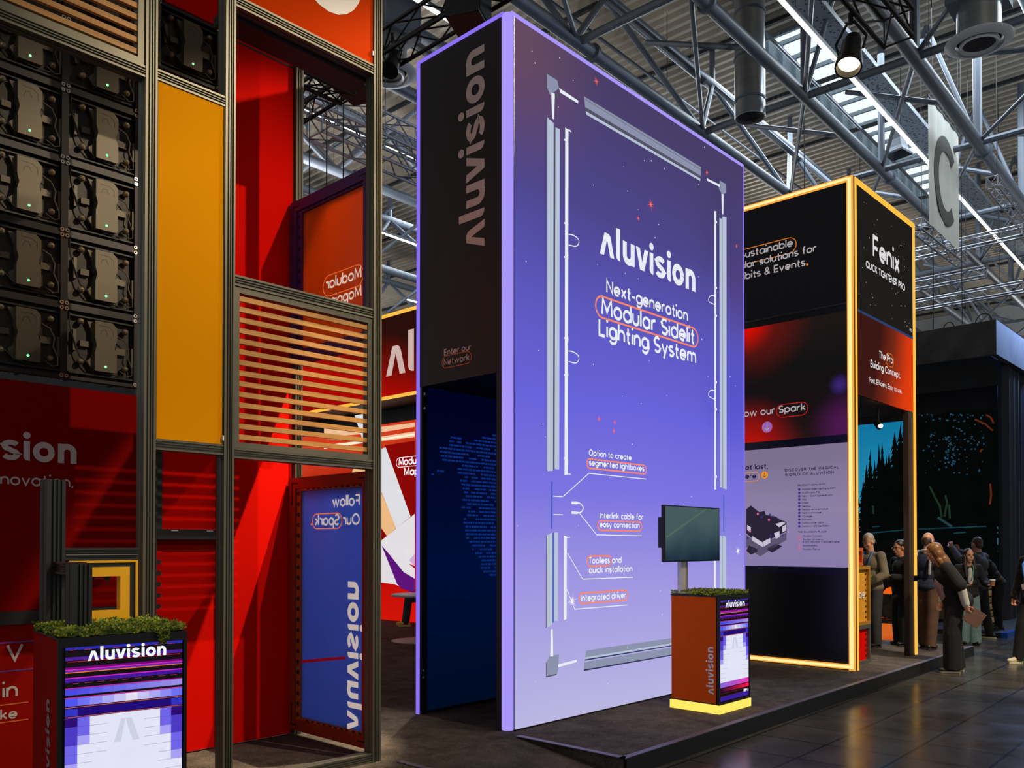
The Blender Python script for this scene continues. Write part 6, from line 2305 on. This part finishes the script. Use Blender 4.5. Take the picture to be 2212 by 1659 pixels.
def person(loc, face, H, label, top, legs, skin_rgb, hair, lean=0.0, yaw=0.0, pitch=0.0, arms=None, stance=(.10, .02, .10, -.02), legw=(.085, .055), shoe_mat=None, sole=None, extra=None, knees=None, hipz=.93, topless=False, hairmat=None, glasses=False, belly=1.0, shirt=None, face_on=True):
    """arms: {'L'/'R': (elbow, wrist, hand dir, palm normal, curl)} in body space (1.75 m tall, facing +Y, +X to the right)."""
    h = H / 1.75
    rz = atan2(face.y, face.x) - pi / 2
    t = thing('person', loc, label, 'person', None, rz)
    t.scale = (h, h, h)
    dz = hipz - .93
    pel = V((0, 0, hipz))
    RL = rx(-lean)

    def up(x, y, z):                      # upper-body point, leaned about the pelvis
        return pel + RL @ V((x, y, z - .93))
    sh = {'L': up(-.175, -.01, 1.405), 'R': up(.175, -.01, 1.405)}
    nk0, nk1 = up(0, -.015, 1.40), up(0, .015, 1.53)
    RH = RL @ Matrix.Rotation(-yaw, 3, 'Z') @ rx(-pitch)
    hc = up(0, .03, 1.62)

    def hd(x, y, z):
        return hc + RH @ V((x, y, z))
    arms = arms or {}
    A = {}
    for s, sg_ in (('L', -1), ('R', 1)):
        A[s] = arms.get(s) or (sh[s] + V((sg_ * .05, -.03, -.29)), sh[s] + V((sg_ * .06, .04, -.53)), V((0, .12, -1)), V((-sg_, 0, 0)), .45)
        A[s] = tuple(V(q) if isinstance(q, (tuple, Vector)) else q for q in A[s])
    hips = {'L': V((-.085, 0, hipz - .03)), 'R': V((.085, 0, hipz - .03))}
    ank = {'L': V((-stance[0], stance[1], .085)), 'R': V((stance[2], stance[3], .085))}
    kn = knees or {s: hips[s] * .52 + ank[s] * .48 + V((0, .025, 0)) for s in 'LR'}
    # ---- body: one skin
    m = MB()
    m.ball(up(0, 0, .95), (.150, .105, .12), 16, 10, RL)
    m.ball(up(0, .0, 1.09), (.128, .092, .15), 16, 10, RL)
    m.ball(up(0, -.005, 1.28), (.150, .105, .17), 16, 10, RL)
    cap(m, sh['L'], sh['R'], .052, .052)
    cap(m, nk0, nk1, .058, .052)
    for s in 'LR':
        e, w_, d_, n_, c_ = A[s]
        cap(m, sh[s], e, .047, .037)
        cap(m, e, w_, .038, .026)
        hand(m, w_, d_, n_, 1 if s == 'L' else -1, c_)
        cap(m, hips[s], kn[s], .078, .052)
        cap(m, kn[s], ank[s], .052, .036)
        cap(m, ank[s], ank[s] + V((0, .10, -.05)), .034, .028)
    m.ball(hd(0, -.008, .032), (.074, .094, .098), 18, 12, RH)
    m.ball(hd(0, .028, -.035), (.058, .066, .085), 16, 10, RH)
    m.ball(hd(0, .058, -.098), (.030, .026, .024), 12, 8, RH)
    m.ball(hd(0, .078, .026), (.050, .018, .014), 12, 8, RH)
    for sx in (-1, 1):
        m.ball(hd(sx * .036, .056, -.03), (.026, .026, .032), 10, 8, RH)
        m.ball(hd(sx * .077, -.008, -.008), (.010, .022, .031), 10, 8, RH)
    cap(m, hd(0, .090, .016), hd(0, .112, -.026), .010, .0135, 10)
    m.ball(hd(0, .090, -.060), (.024, .013, .007), 10, 6, RH)
    m.ball(hd(0, .087, -.072), (.021, .013, .008), 10, 6, RH)
    cap(m, hd(0, 0, -.05), nk0, .055, .056)
    body = remesh(m, 'body', skin(skin_rgb), t, .0075, 4)
    # ---- face details
    if face_on:
        for sx in (-1, 1):
            e = MB().ball(hd(sx * .031, .082, .008), (.0105, .0075, .0055), 10, 7, RH).build('eye', mat('eye_white', (150, 140, 132), .5), t, True, world=False)
            MB().ball(hd(sx * .031, .0885, .008), (.0058, .0035, .0056), 8, 6, RH).build('iris', mat('iris_dark', (34, 24, 18), .2), e, True, world=False)
            cap_ = MB()
            cap_.path([hd(sx * .014, .094, .030), hd(sx * .032, .094, .036), hd(sx * .052, .080, .030)], .0042, 6)
            cap_.build('eyebrow', hairmat, t, True, world=False)
        MB().path([hd(-.024, .093, -.064), hd(-.010, .1025, -.063), hd(0, .1035, -.065), hd(.010, .1025, -.063), hd(.024, .093, -.064)], .0045, 6).build('lips', mat('lips_rose', (150, 70, 62), .4), t, True, world=False)
    if glasses:
        g = MB()
        for sx in (-1, 1):
            g.path([hd(sx * .033 + .026 * cos(a * pi / 6), .104, .006 + .018 * sin(a * pi / 6)) for a in range(13)], .0032, 6)
            g.path([hd(sx * .058, .102, .012), hd(sx * .080, .05, .012), hd(sx * .082, -.01, .005)], .003, 6)
        g.path([hd(-.010, .105, .010), hd(.010, .105, .010)], .0032, 6)
        g.build('glasses', mat('glasses_black', (12, 12, 12), .3), t, True, world=False)
    # ---- hair
    if hair:
        m = MB()
        for it in hair:
            if len(it) == 2:
                m.ball(hd(*it[0]), it[1], 14, 9, RH)
            else:
                cap(m, hd(*it[0]), hd(*it[1]), it[2], it[3], 10)
        remesh(m, 'hair', hairmat, t, .008, 7)
    # ---- clothes
    for nm, material, spec in top:
        m = MB()
        g = spec.get('g', 1.12) * belly
        if spec.get('torso', True):
            if spec.get('hem', .86) < .92:
                m.ball(up(0, 0, spec.get('hem', .86) + .08), (.158 * g, .118 * g, .10), 18, 10, RL)
            m.ball(up(0, 0, .98), (.150 * g, .110 * g, .13), 18, 10, RL)
            m.ball(up(0, .0, 1.11), (.142 * g, .102 * g, .15), 18, 10, RL)
            m.ball(up(0, -.005, 1.28), (.156 * g, .112 * g, .165), 18, 10, RL)
            cap(m, sh['L'] + V((.02, 0, -.005)), sh['R'] + V((-.02, 0, -.005)), .064, .064)
            if spec.get('collar'):
                cap(m, nk0 + V((0, 0, -.01)), nk0 * .62 + nk1 * .38, .072, .066)
            else:
                m.ball(nk0 + V((0, 0, -.015)), (.085, .07, .045), 14, 8, RL)
        ln = spec.get('sleeve', 1.0)
        w0, w1 = spec.get('sw', (.064, .048))
        for s in 'LR':
            e, w_, *_r = A[s]
            if ln <= 0:
                continue
            if ln <= .5:
                q = sh[s].lerp(e, ln * 2)
                cap(m, sh[s], q, w0, w1)
            else:
                q = e.lerp(w_, (ln - .5) * 2 * .94)
                cap(m, sh[s], e, w0, (w0 + w1) / 2)
                cap(m, e, q, (w0 + w1) / 2, w1)
        remesh(m, nm, material, t, .010, 3)
    nm, material = legs
    m = MB()
    m.ball(pel + V((0, 0, .02)), (.165 * belly, .125 * belly, .12), 18, 10)
    for s in 'LR':
        cap(m, hips[s], kn[s], .098, legw[0])
        q = V((ank[s].x, ank[s].y, ank[s].z - .04))
        m.ball(kn[s], legw[0] * .999, 12, 8)
        m.tube(kn[s], q, legw[0], 14, legw[1])
    remesh(m, nm, material, t, .010, 3)
    # ---- shoes
    shoe_mat = shoe_mat or mat('shoe_black', (16, 16, 17), .4)
    sole = sole or mat('sole_dark', (30, 30, 30), .6)
    for s, sg_ in (('L', -1), ('R', 1)):
        a = ank[s]
        z0 = a.z - .085
        m = MB()
        m.ball((a.x, a.y - .035, z0 + .052), (.040, .052, .042), 12, 8)
        m.ball((a.x + sg_ * .008, a.y + .09, z0 + .044), (.044, .085, .032), 12, 8)
        cap(m, (a.x, a.y - .01, z0 + .07), (a.x, a.y + .06, z0 + .055), .042, .036)
        so = remesh(m, 'shoe', shoe_mat, t, .008, 2)
        pts = [(a.x + sg_ * .004 + r * cos(q) * .048, a.y + .03 + .125 * sin(q) * r, z0 + .003) for q in [k * pi / 9 for k in range(18)] for r in (1,)]
        MB().prism(pts, (0, 0, .024)).build('sole', sole, so, world=False)
    if extra:
        extra(t, up, hd, A, sh, RL)
    bpy.context.view_layer.update()
    return t, A, hd


def wpt(t, p):
    return t.matrix_world @ V(p)


HB = mat('hair_brown_golden', (116, 76, 34), .42, 0, .45, 16, 0, (9, 9, 1.2))
HD = mat('hair_dark_brown', (44, 28, 22), .42, 0, .4, 16, 0, (9, 9, 1.2))
HK = mat('hair_black', (20, 16, 15), .4, 0, .3, 16, 0, (9, 9, 1.2))
HG = mat('hair_grey', (150, 140, 124), .5, 0, .25, 20)
HS = mat('hair_short_brown', (66, 46, 34), .5, 0, .3, 20)
SHORT = [((0, -.020, .045), (.079, .094, .096)), ((0, -.06, -.01), (.066, .05, .06))]
BALD = [((0, -.040, .010), (.080, .070, .062)), ((0, -.065, .0), (.066, .045, .075))]
BLKC = mat('cloth_black', (10, 10, 12), .85, 0, .2, 8)
NAVY = mat('cloth_navy', (24, 32, 60), .8, 0, .2, 8)
CHAR = mat('cloth_charcoal', (62, 62, 64), .85, 0, .15, 8)
OLIV = mat('cloth_olive_grey', (104, 96, 78), .85, 0, .15, 8)
WSH = mat('cloth_white', (188, 190, 176), .8, 0, .08, 8)
PINKS = mat('cloth_pale_pink', (168, 140, 142), .8, 0, .08, 8)
JEAN = mat('denim_pale_blue', (96, 122, 122), .8, 0, .15, 10)
BRN = mat('cloth_brown', (84, 58, 40), .8, 0, .2, 8)
DGR = mat('cloth_dark_grey', (44, 44, 46), .85, 0, .2, 8)
BRNK = mat('cloth_brown_black', (44, 36, 30), .85, 0, .2, 8)
CREAM = mat('sneaker_cream', (206, 196, 158), .6, 0, .06)
SOLEW = mat('sole_cream', (214, 206, 160), .6, 0, .05)
SIT = mat('sneaker_dark', (40, 42, 40), .6, 0, .3, 30)

# ---- grey-haired visitor in the olive jacket
loc = az(1884, 1397, 0.0)


def ex(t, up, hd, A, sh, RL):
    MB().path([up(-.07, .03, 1.47), up(-.07, .115, 1.38), up(-.03, .15, 1.2), up(0, .152, 1.1)], .011, 6).build('lanyard', mat('lanyard_blue', (40, 110, 190), .6), t, True, world=False)
    MB().path([up(.07, .03, 1.47), up(.07, .115, 1.38), up(.03, .15, 1.2), up(0, .152, 1.1)], .011, 6).build('lanyard', mat('lanyard_blue', (40, 110, 190), .6), t, True, world=False)
    m = MB()
    m.box(-.012, .012, -.012, .012, -.08, .08, RL, up(-.11, .155, 1.05))
    m.build('key_strap', mat('lanyard_lime', (150, 200, 40), .6), t, world=False)


f = (-R2 * .85 - F2 * .5).normalized()
person(loc, f, 1.70, 'grey-haired man in an olive grey jacket with blue lanyard, looking down beside the stacked samples', [('jacket', OLIV, {'g': 1.22, 'hem': .84, 'collar': True, 'sw': (.074, .058)})], ('trousers', DGR), (196, 142, 112), SHORT, .06, .1, .35,
       {'L': ((-.25, .03, 1.12), (-.10, .24, .98), V((.75, .35, -.45)), V((.3, -.8, .3)), .5), 'R': ((.25, .03, 1.12), (.10, .24, .97), V((-.75, .35, -.45)), V((-.3, -.8, .3)), .5)}, legw=(.088, .072), hairmat=HG, extra=ex)

# ---- dark-haired woman with glasses, holding a phone
loc = az(1949, 1394, 0.0)
f = (-R2 * .97 - F2 * .25).normalized()


def ex(t, up, hd, A, sh, RL):
    MB().ball(hd(0, -.10, .0), (.042, .038, .042), 12, 8).build('hair_bun', HK, t, True, world=False)
    m = MB()
    m.ball(up(-.16, -.09, 1.02), (.07, .12, .13), 12, 8, RL)
    m.build('shoulder_bag', mat('bag_black', (26, 26, 28), .5), t, True, world=False)


pw, A_, hd_ = person(loc, f, 1.60, 'dark-haired woman in black with glasses, holding a phone in front of her', [('coat', BLKC, {'g': 1.18, 'hem': .70, 'collar': True, 'sw': (.070, .058)})], ('trousers', BLKC), (190, 130, 98), [((0, -.020, .046), (.081, .100, .098)), ((0, -.055, .0), (.078, .056, .08))], .02, 0, .10,
       {'L': ((-.24, .02, 1.12), (-.10, .27, 1.14), V((.35, .75, .35)), V((.5, .0, .8)), .85), 'R': ((.24, .02, 1.12), (.08, .26, 1.12), V((-.35, .75, .25)), V((-.5, 0, .8)), .7)}, legw=(.098, .088), hairmat=HK, glasses=True, extra=ex)
p = wpt(pw, A_['L'][1] + V((.05, .10, .06)))
R = pw.matrix_world.to_3x3().normalized()
m = MB().box(-.036, .036, -.004, .004, -.07, .07, R @ rx(.5), p)
tag(m.build('mobile_phone', BLK, bevel=.003), 'dark mobile phone held by the woman with glasses', 'phone')

# ---- bearded visitor in navy with a backpack strap
loc = az(2003, 1402, 0.0)
f = (R2 * .80 + F2 * .60).normalized()


def ex(t, up, hd, A, sh, RL):
    m = MB()
    for x in (-.11, .11):
        m.path([up(x, .10, 1.16), up(x * 1.08, .115, 1.33), up(x * 1.1, .05, 1.47), up(x * 1.1, -.06, 1.47), up(x * 1.05, -.135, 1.33), up(x, -.14, 1.12)], .020, 6)
    m.build('backpack_strap', mat('strap_pale_grey', (150, 150, 146), .7), t, True, world=False)
    m = MB()
    m.ball(hd(0, .052, -.075), (.052, .050, .050), 12, 8)
    remesh(m, 'beard', HS, t, .008, 2)
    MB().path([up(.065 * cos(a * pi / 8), -.015 + .062 * sin(a * pi / 8), 1.482) for a in range(17)], .012, 6).build('shirt_collar', WSH, t, True, world=False)


person(loc, f, 1.71, 'balding bearded man in navy with a pale backpack strap, turned away', [('jumper', NAVY, {'g': 1.2, 'hem': .86, 'sw': (.074, .056)})], ('trousers', BRN), (200, 150, 124), BALD, .03, .15, .05, None, (.10, .10, .10, -.10), (.09, .075), hairmat=HS, extra=ex)

# ---- woman with long golden-brown hair leaning forward
loc = az(2062, 1452, HALL)
f = (-R2 * .97 + F2 * .22).normalized()
LONG = [((0, -.026, .040), (.088, .104, .104)), ((0, -.020, -.03), (.100, .092, .12)), ((0, -.035, -.13), (.098, .080, .12)), ((-.070, .02, -.10), (-.080, .035, -.27), .042, .030), ((.070, .02, -.10), (.080, .035, -.27), .042, .030), ((-.04, -.06, -.14), (-.05, -.05, -.28), .05, .036), ((.04, -.06, -.14), (.05, -.05, -.28), .05, .036)]


def ex(t, up, hd, A, sh, RL):
    m = MB()
    m.ball(up(0, .095, 1.14), (.105, .065, .20), 14, 9, RL)
    remesh(m, 'shirt_front', PINKS, t, .010, 2)
    m = MB()
    m.ball(up(-.03, -.10, .93), (.19, .13, .14), 16, 10, RL)
    m.ball(up(-.03, -.07, 1.12), (.18, .12, .20), 16, 10, RL)
    remesh(m, 'waistcoat_back', BLKC, t, .012, 4)


pw, A_, hd_ = person(loc, f, 1.72, 'woman with long golden brown hair and white sleeves, leaning forward with a tablet', [('blouse', WSH, {'torso': False, 'sleeve': 1.0, 'sw': (.070, .050)}), ('waistcoat', BLKC, {'g': 1.26, 'hem': .80, 'sleeve': .44, 'sw': (.088, .092)})], ('wide_trousers', BLKC), (206, 148, 118), LONG, .30, .0, .25,
       {'L': ((-.27, -.02, 1.13), (-.24, -.08, .91), V((.0, -.25, -.9)), V((.6, -.5, 0)), .8), 'R': ((.22, .06, 1.13), (.12, .12, .92), V((-.3, .4, -.8)), V((-.5, -.2, .5)), .5)},
       (.10, .05, .10, -.05), (.115, .115), SIT, SOLEW, ex, hairmat=HB)
p = wpt(pw, A_['L'][1] + V((0, -.07, -.12)))
R = pw.matrix_world.to_3x3().normalized()
tb = MB().box(-.006, .006, -.15, .06, -.12, .09, R @ Matrix.Rotation(.6, 3, 'X'), p)
t = tag(tb.build('tablet', mat('tablet_back_brown', (104, 74, 60), .45), bevel=.003), 'tablet in a brown case held low by the leaning woman', 'tablet')

# ---- smiling young woman with a paper cup
loc = az(2093, 1393, HALL)
f = (-F2 * .93 - R2 * .15).normalized()
LONG2 = [((0, -.026, .042), (.086, .100, .102)), ((0, -.050, -.05), (.092, .066, .15)), ((-.072, .0, -.02), (-.085, .045, -.24), .030, .034), ((.072, .0, -.02), (.085, .045, -.24), .030, .034), ((.085, .03, -.15), (.085, .085, -.38), .038, .024)]


def ex(t, up, hd, A, sh, RL):
    MB().path([up(-.06, .05, 1.46), up(-.05, .12, 1.36), up(0, .145, 1.18)], .011, 6).build('lanyard', mat('lanyard_teal', (60, 140, 130), .6), t, True, world=False)
    m = MB()
    m.ball(up(0, .085, 1.24), (.055, .055, .18), 12, 8, RL)
    remesh(m, 'top', WSH, t, .010, 2)


pw, A_, hd_ = person(loc, f, 1.60, 'smiling young woman with long dark hair and pale jeans, holding a paper cup', [('jacket', BLKC, {'g': 1.16, 'hem': .84, 'sw': (.066, .050)})], ('wide_jeans', JEAN), (214, 158, 122), LONG2, .0, -.15, .02,
       {'L': ((-.25, .04, 1.13), (-.24, .25, 1.10), V((-.45, .75, .1)), V((.2, .1, 1)), .75), 'R': ((.24, .02, 1.13), (.14, .22, 1.08), V((-.5, .6, .1)), V((-.2, 0, 1)), .5)}, legw=(.10, .105), hairmat=HD, extra=ex)
p = wpt(pw, A_['L'][1] + V((-.045, .085, .045)))
t = thing('paper_cup', p - Z * .05, 'brown paper coffee cup with white rim held by the smiling woman', 'cup')
MB().lathe([(0, 0), (.030, 0), (.040, .09), (.042, .092)], p - Z * .05, 18).build('cup', mat('cup_kraft', (176, 124, 74), .7), t, True)
MB().lathe([(.044, .086), (.045, .098), (.040, .104), (0, .102)], p - Z * .05, 18).build('lid', WHT, t, True)

# ---- man in a charcoal jacket photographing the screen
loc = az(2117, 1379, HALL)
f = (F2 * .80 - R2 * .60).normalized()
pw, A_, hd_ = person(loc, f, 1.80, 'man in a charcoal jacket seen from behind, raising a phone to photograph the screen', [('jacket', CHAR, {'g': 1.22, 'hem': .84, 'collar': True, 'sw': (.078, .058)})], ('trousers', BLKC), (186, 132, 104), SHORT, .02, .35, .0,
       {'L': ((-.27, .20, 1.36), (-.14, .40, 1.56), V((.1, .3, .9)), V((.8, .3, 0)), .7), 'R': ((.27, .18, 1.30), (.12, .40, 1.50), V((-.1, .3, .9)), V((-.8, .3, 0)), .7)}, (.10, .10, .12, -.12), (.085, .065), SIT, SOLEW, hairmat=HS)
p = wpt(pw, (.0 - .06, .47, 1.63))
R = pw.matrix_world.to_3x3().normalized()
t = thing('mobile_phone', p, 'bright phone held up by the man in the charcoal jacket', 'phone')
MB().box(-.08, .08, -.004, .004, -.038, .038, R, p).build('case', BLK, t)
MB().box(-.072, .072, -.0055, -.004, -.033, .033, R, p).build('screen', glow('phone_screen', (110, 150, 230), 1.4, .5, 14), t)

# ---- dark figure bending beside the pallets
loc = az(2158, 1360, HALL + .0905)
f = (-R2 * .98 + F2 * .2).normalized()
person(loc, f, 1.62, 'person in dark clothes bending forward between the photographing man and the pallets', [('jacket', BLKC, {'g': 1.2, 'hem': .84, 'sw': (.074, .056)})], ('trousers', BLKC), (176, 112, 80), SHORT, .55, 0, -.1,
       {'L': ((-.2, .42, 1.18), (-.1, .60, 1.22), V((.2, .6, .4)), V((.6, .2, .4)), .7), 'R': ((.2, .42, 1.18), (.1, .60, 1.22), V((-.2, .6, .4)), V((-.6, .2, .4)), .7)}, hairmat=HK)

# ---- man at the right edge with badge
loc = az(2238, 1434, HALL)
f = (-R2 * .95 - F2 * .3).normalized()


def ex(t, up, hd, A, sh, RL):
    for sx in (-1, 1):
        MB().path([up(sx * .075, .03, 1.475), up(sx * .075, .125, 1.36), up(sx * .03, .155, 1.2), up(0, .16, 1.12)], .013, 6).build('lanyard', mat('lanyard_blue', (40, 110, 190), .6), t, True, world=False)
    m = MB()
    m.box(-.055, .055, -.003, .003, -.08, .0, RL @ Matrix.Rotation(.25, 3, 'Y'), up(.02, .166, 1.10))
    m.build('badge', mat('badge_white', (206, 204, 190), .5), t, world=False)
    m = MB()
    m.ball(up(0, .09, 1.28), (.06, .055, .17), 12, 8, RL)
    remesh(m, 'shirt', mat('cloth_pale_blue', (150, 166, 196), .8, 0, .08), t, .010, 2)


pw, A_, hd_ = person(loc, f, 1.79, 'man with glasses at the right edge, brown jacket, white badge and cream trainers', [('jacket', BRNK, {'g': 1.2, 'hem': .84, 'sw': (.072, .054)})], ('trousers', BLKC), (196, 128, 92), SHORT, .02, 0, .08,
       {'R': ((.26, .0, 1.12), (.25, .10, .90), V((-.05, .2, -.95)), V((-.9, .2, .0)), .75), 'L': ((-.26, .0, 1.12), (-.25, .08, .88), V((.05, .2, -.95)), V((.9, .2, .0)), .6)}, (.10, -.10, .11, .20), (.088, .07), CREAM, SOLEW, ex, hairmat=HG, glasses=True)

# ---- seated person behind the white table (legs in view)
base = az(881, 1350, 0.0)
f = (-R2).normalized()
ctr = base + R2 * .46 - V((.16, .16, 0))
t = thing('bar_stool', ctr + R2 * .06, 'small black stool behind the round white table', 'stool')
c = ctr + R2 * .06
MB().lathe([(0, .0), (.13, 0), (.13, .015), (0, .02)], c, 20).build('base_disc', BLK, t)
MB().tube(c + Z * .01, c + Z * .42, .025, 10).build('stem', BLK, t)
MB().lathe([(0, .40), (.14, .40), (.15, .43), (0, .45)], c, 20).build('seat', BLK, t, True)
person(ctr, f, 1.72, 'seated person in dark jeans and yellow boots under the round white table', [('jumper', BLKC, {'g': 1.16, 'hem': .90})], ('jeans', mat('denim_dark', (36, 42, 54), .8, 0, .2)), (196, 142, 112), SHORT, -.05, 0, .1,
       {'L': ((-.24, .02, .78), (-.10, .20, .70), V((.3, .8, .0)), V((0, 0, -1)), .3), 'R': ((.24, .02, .78), (.10, .20, .70), V((-.3, .8, .0)), V((0, 0, -1)), .3)}, (.10, .47, .10, .52), (.075, .06), mat('boot_yellow', (222, 160, 34), .6, 0, .06), SOLEW,
       hairmat=HS, hipz=.56, knees={'L': V((-.10, .42, .54)), 'R': V((.10, .45, .54))})
bpy.context.view_layer.update()
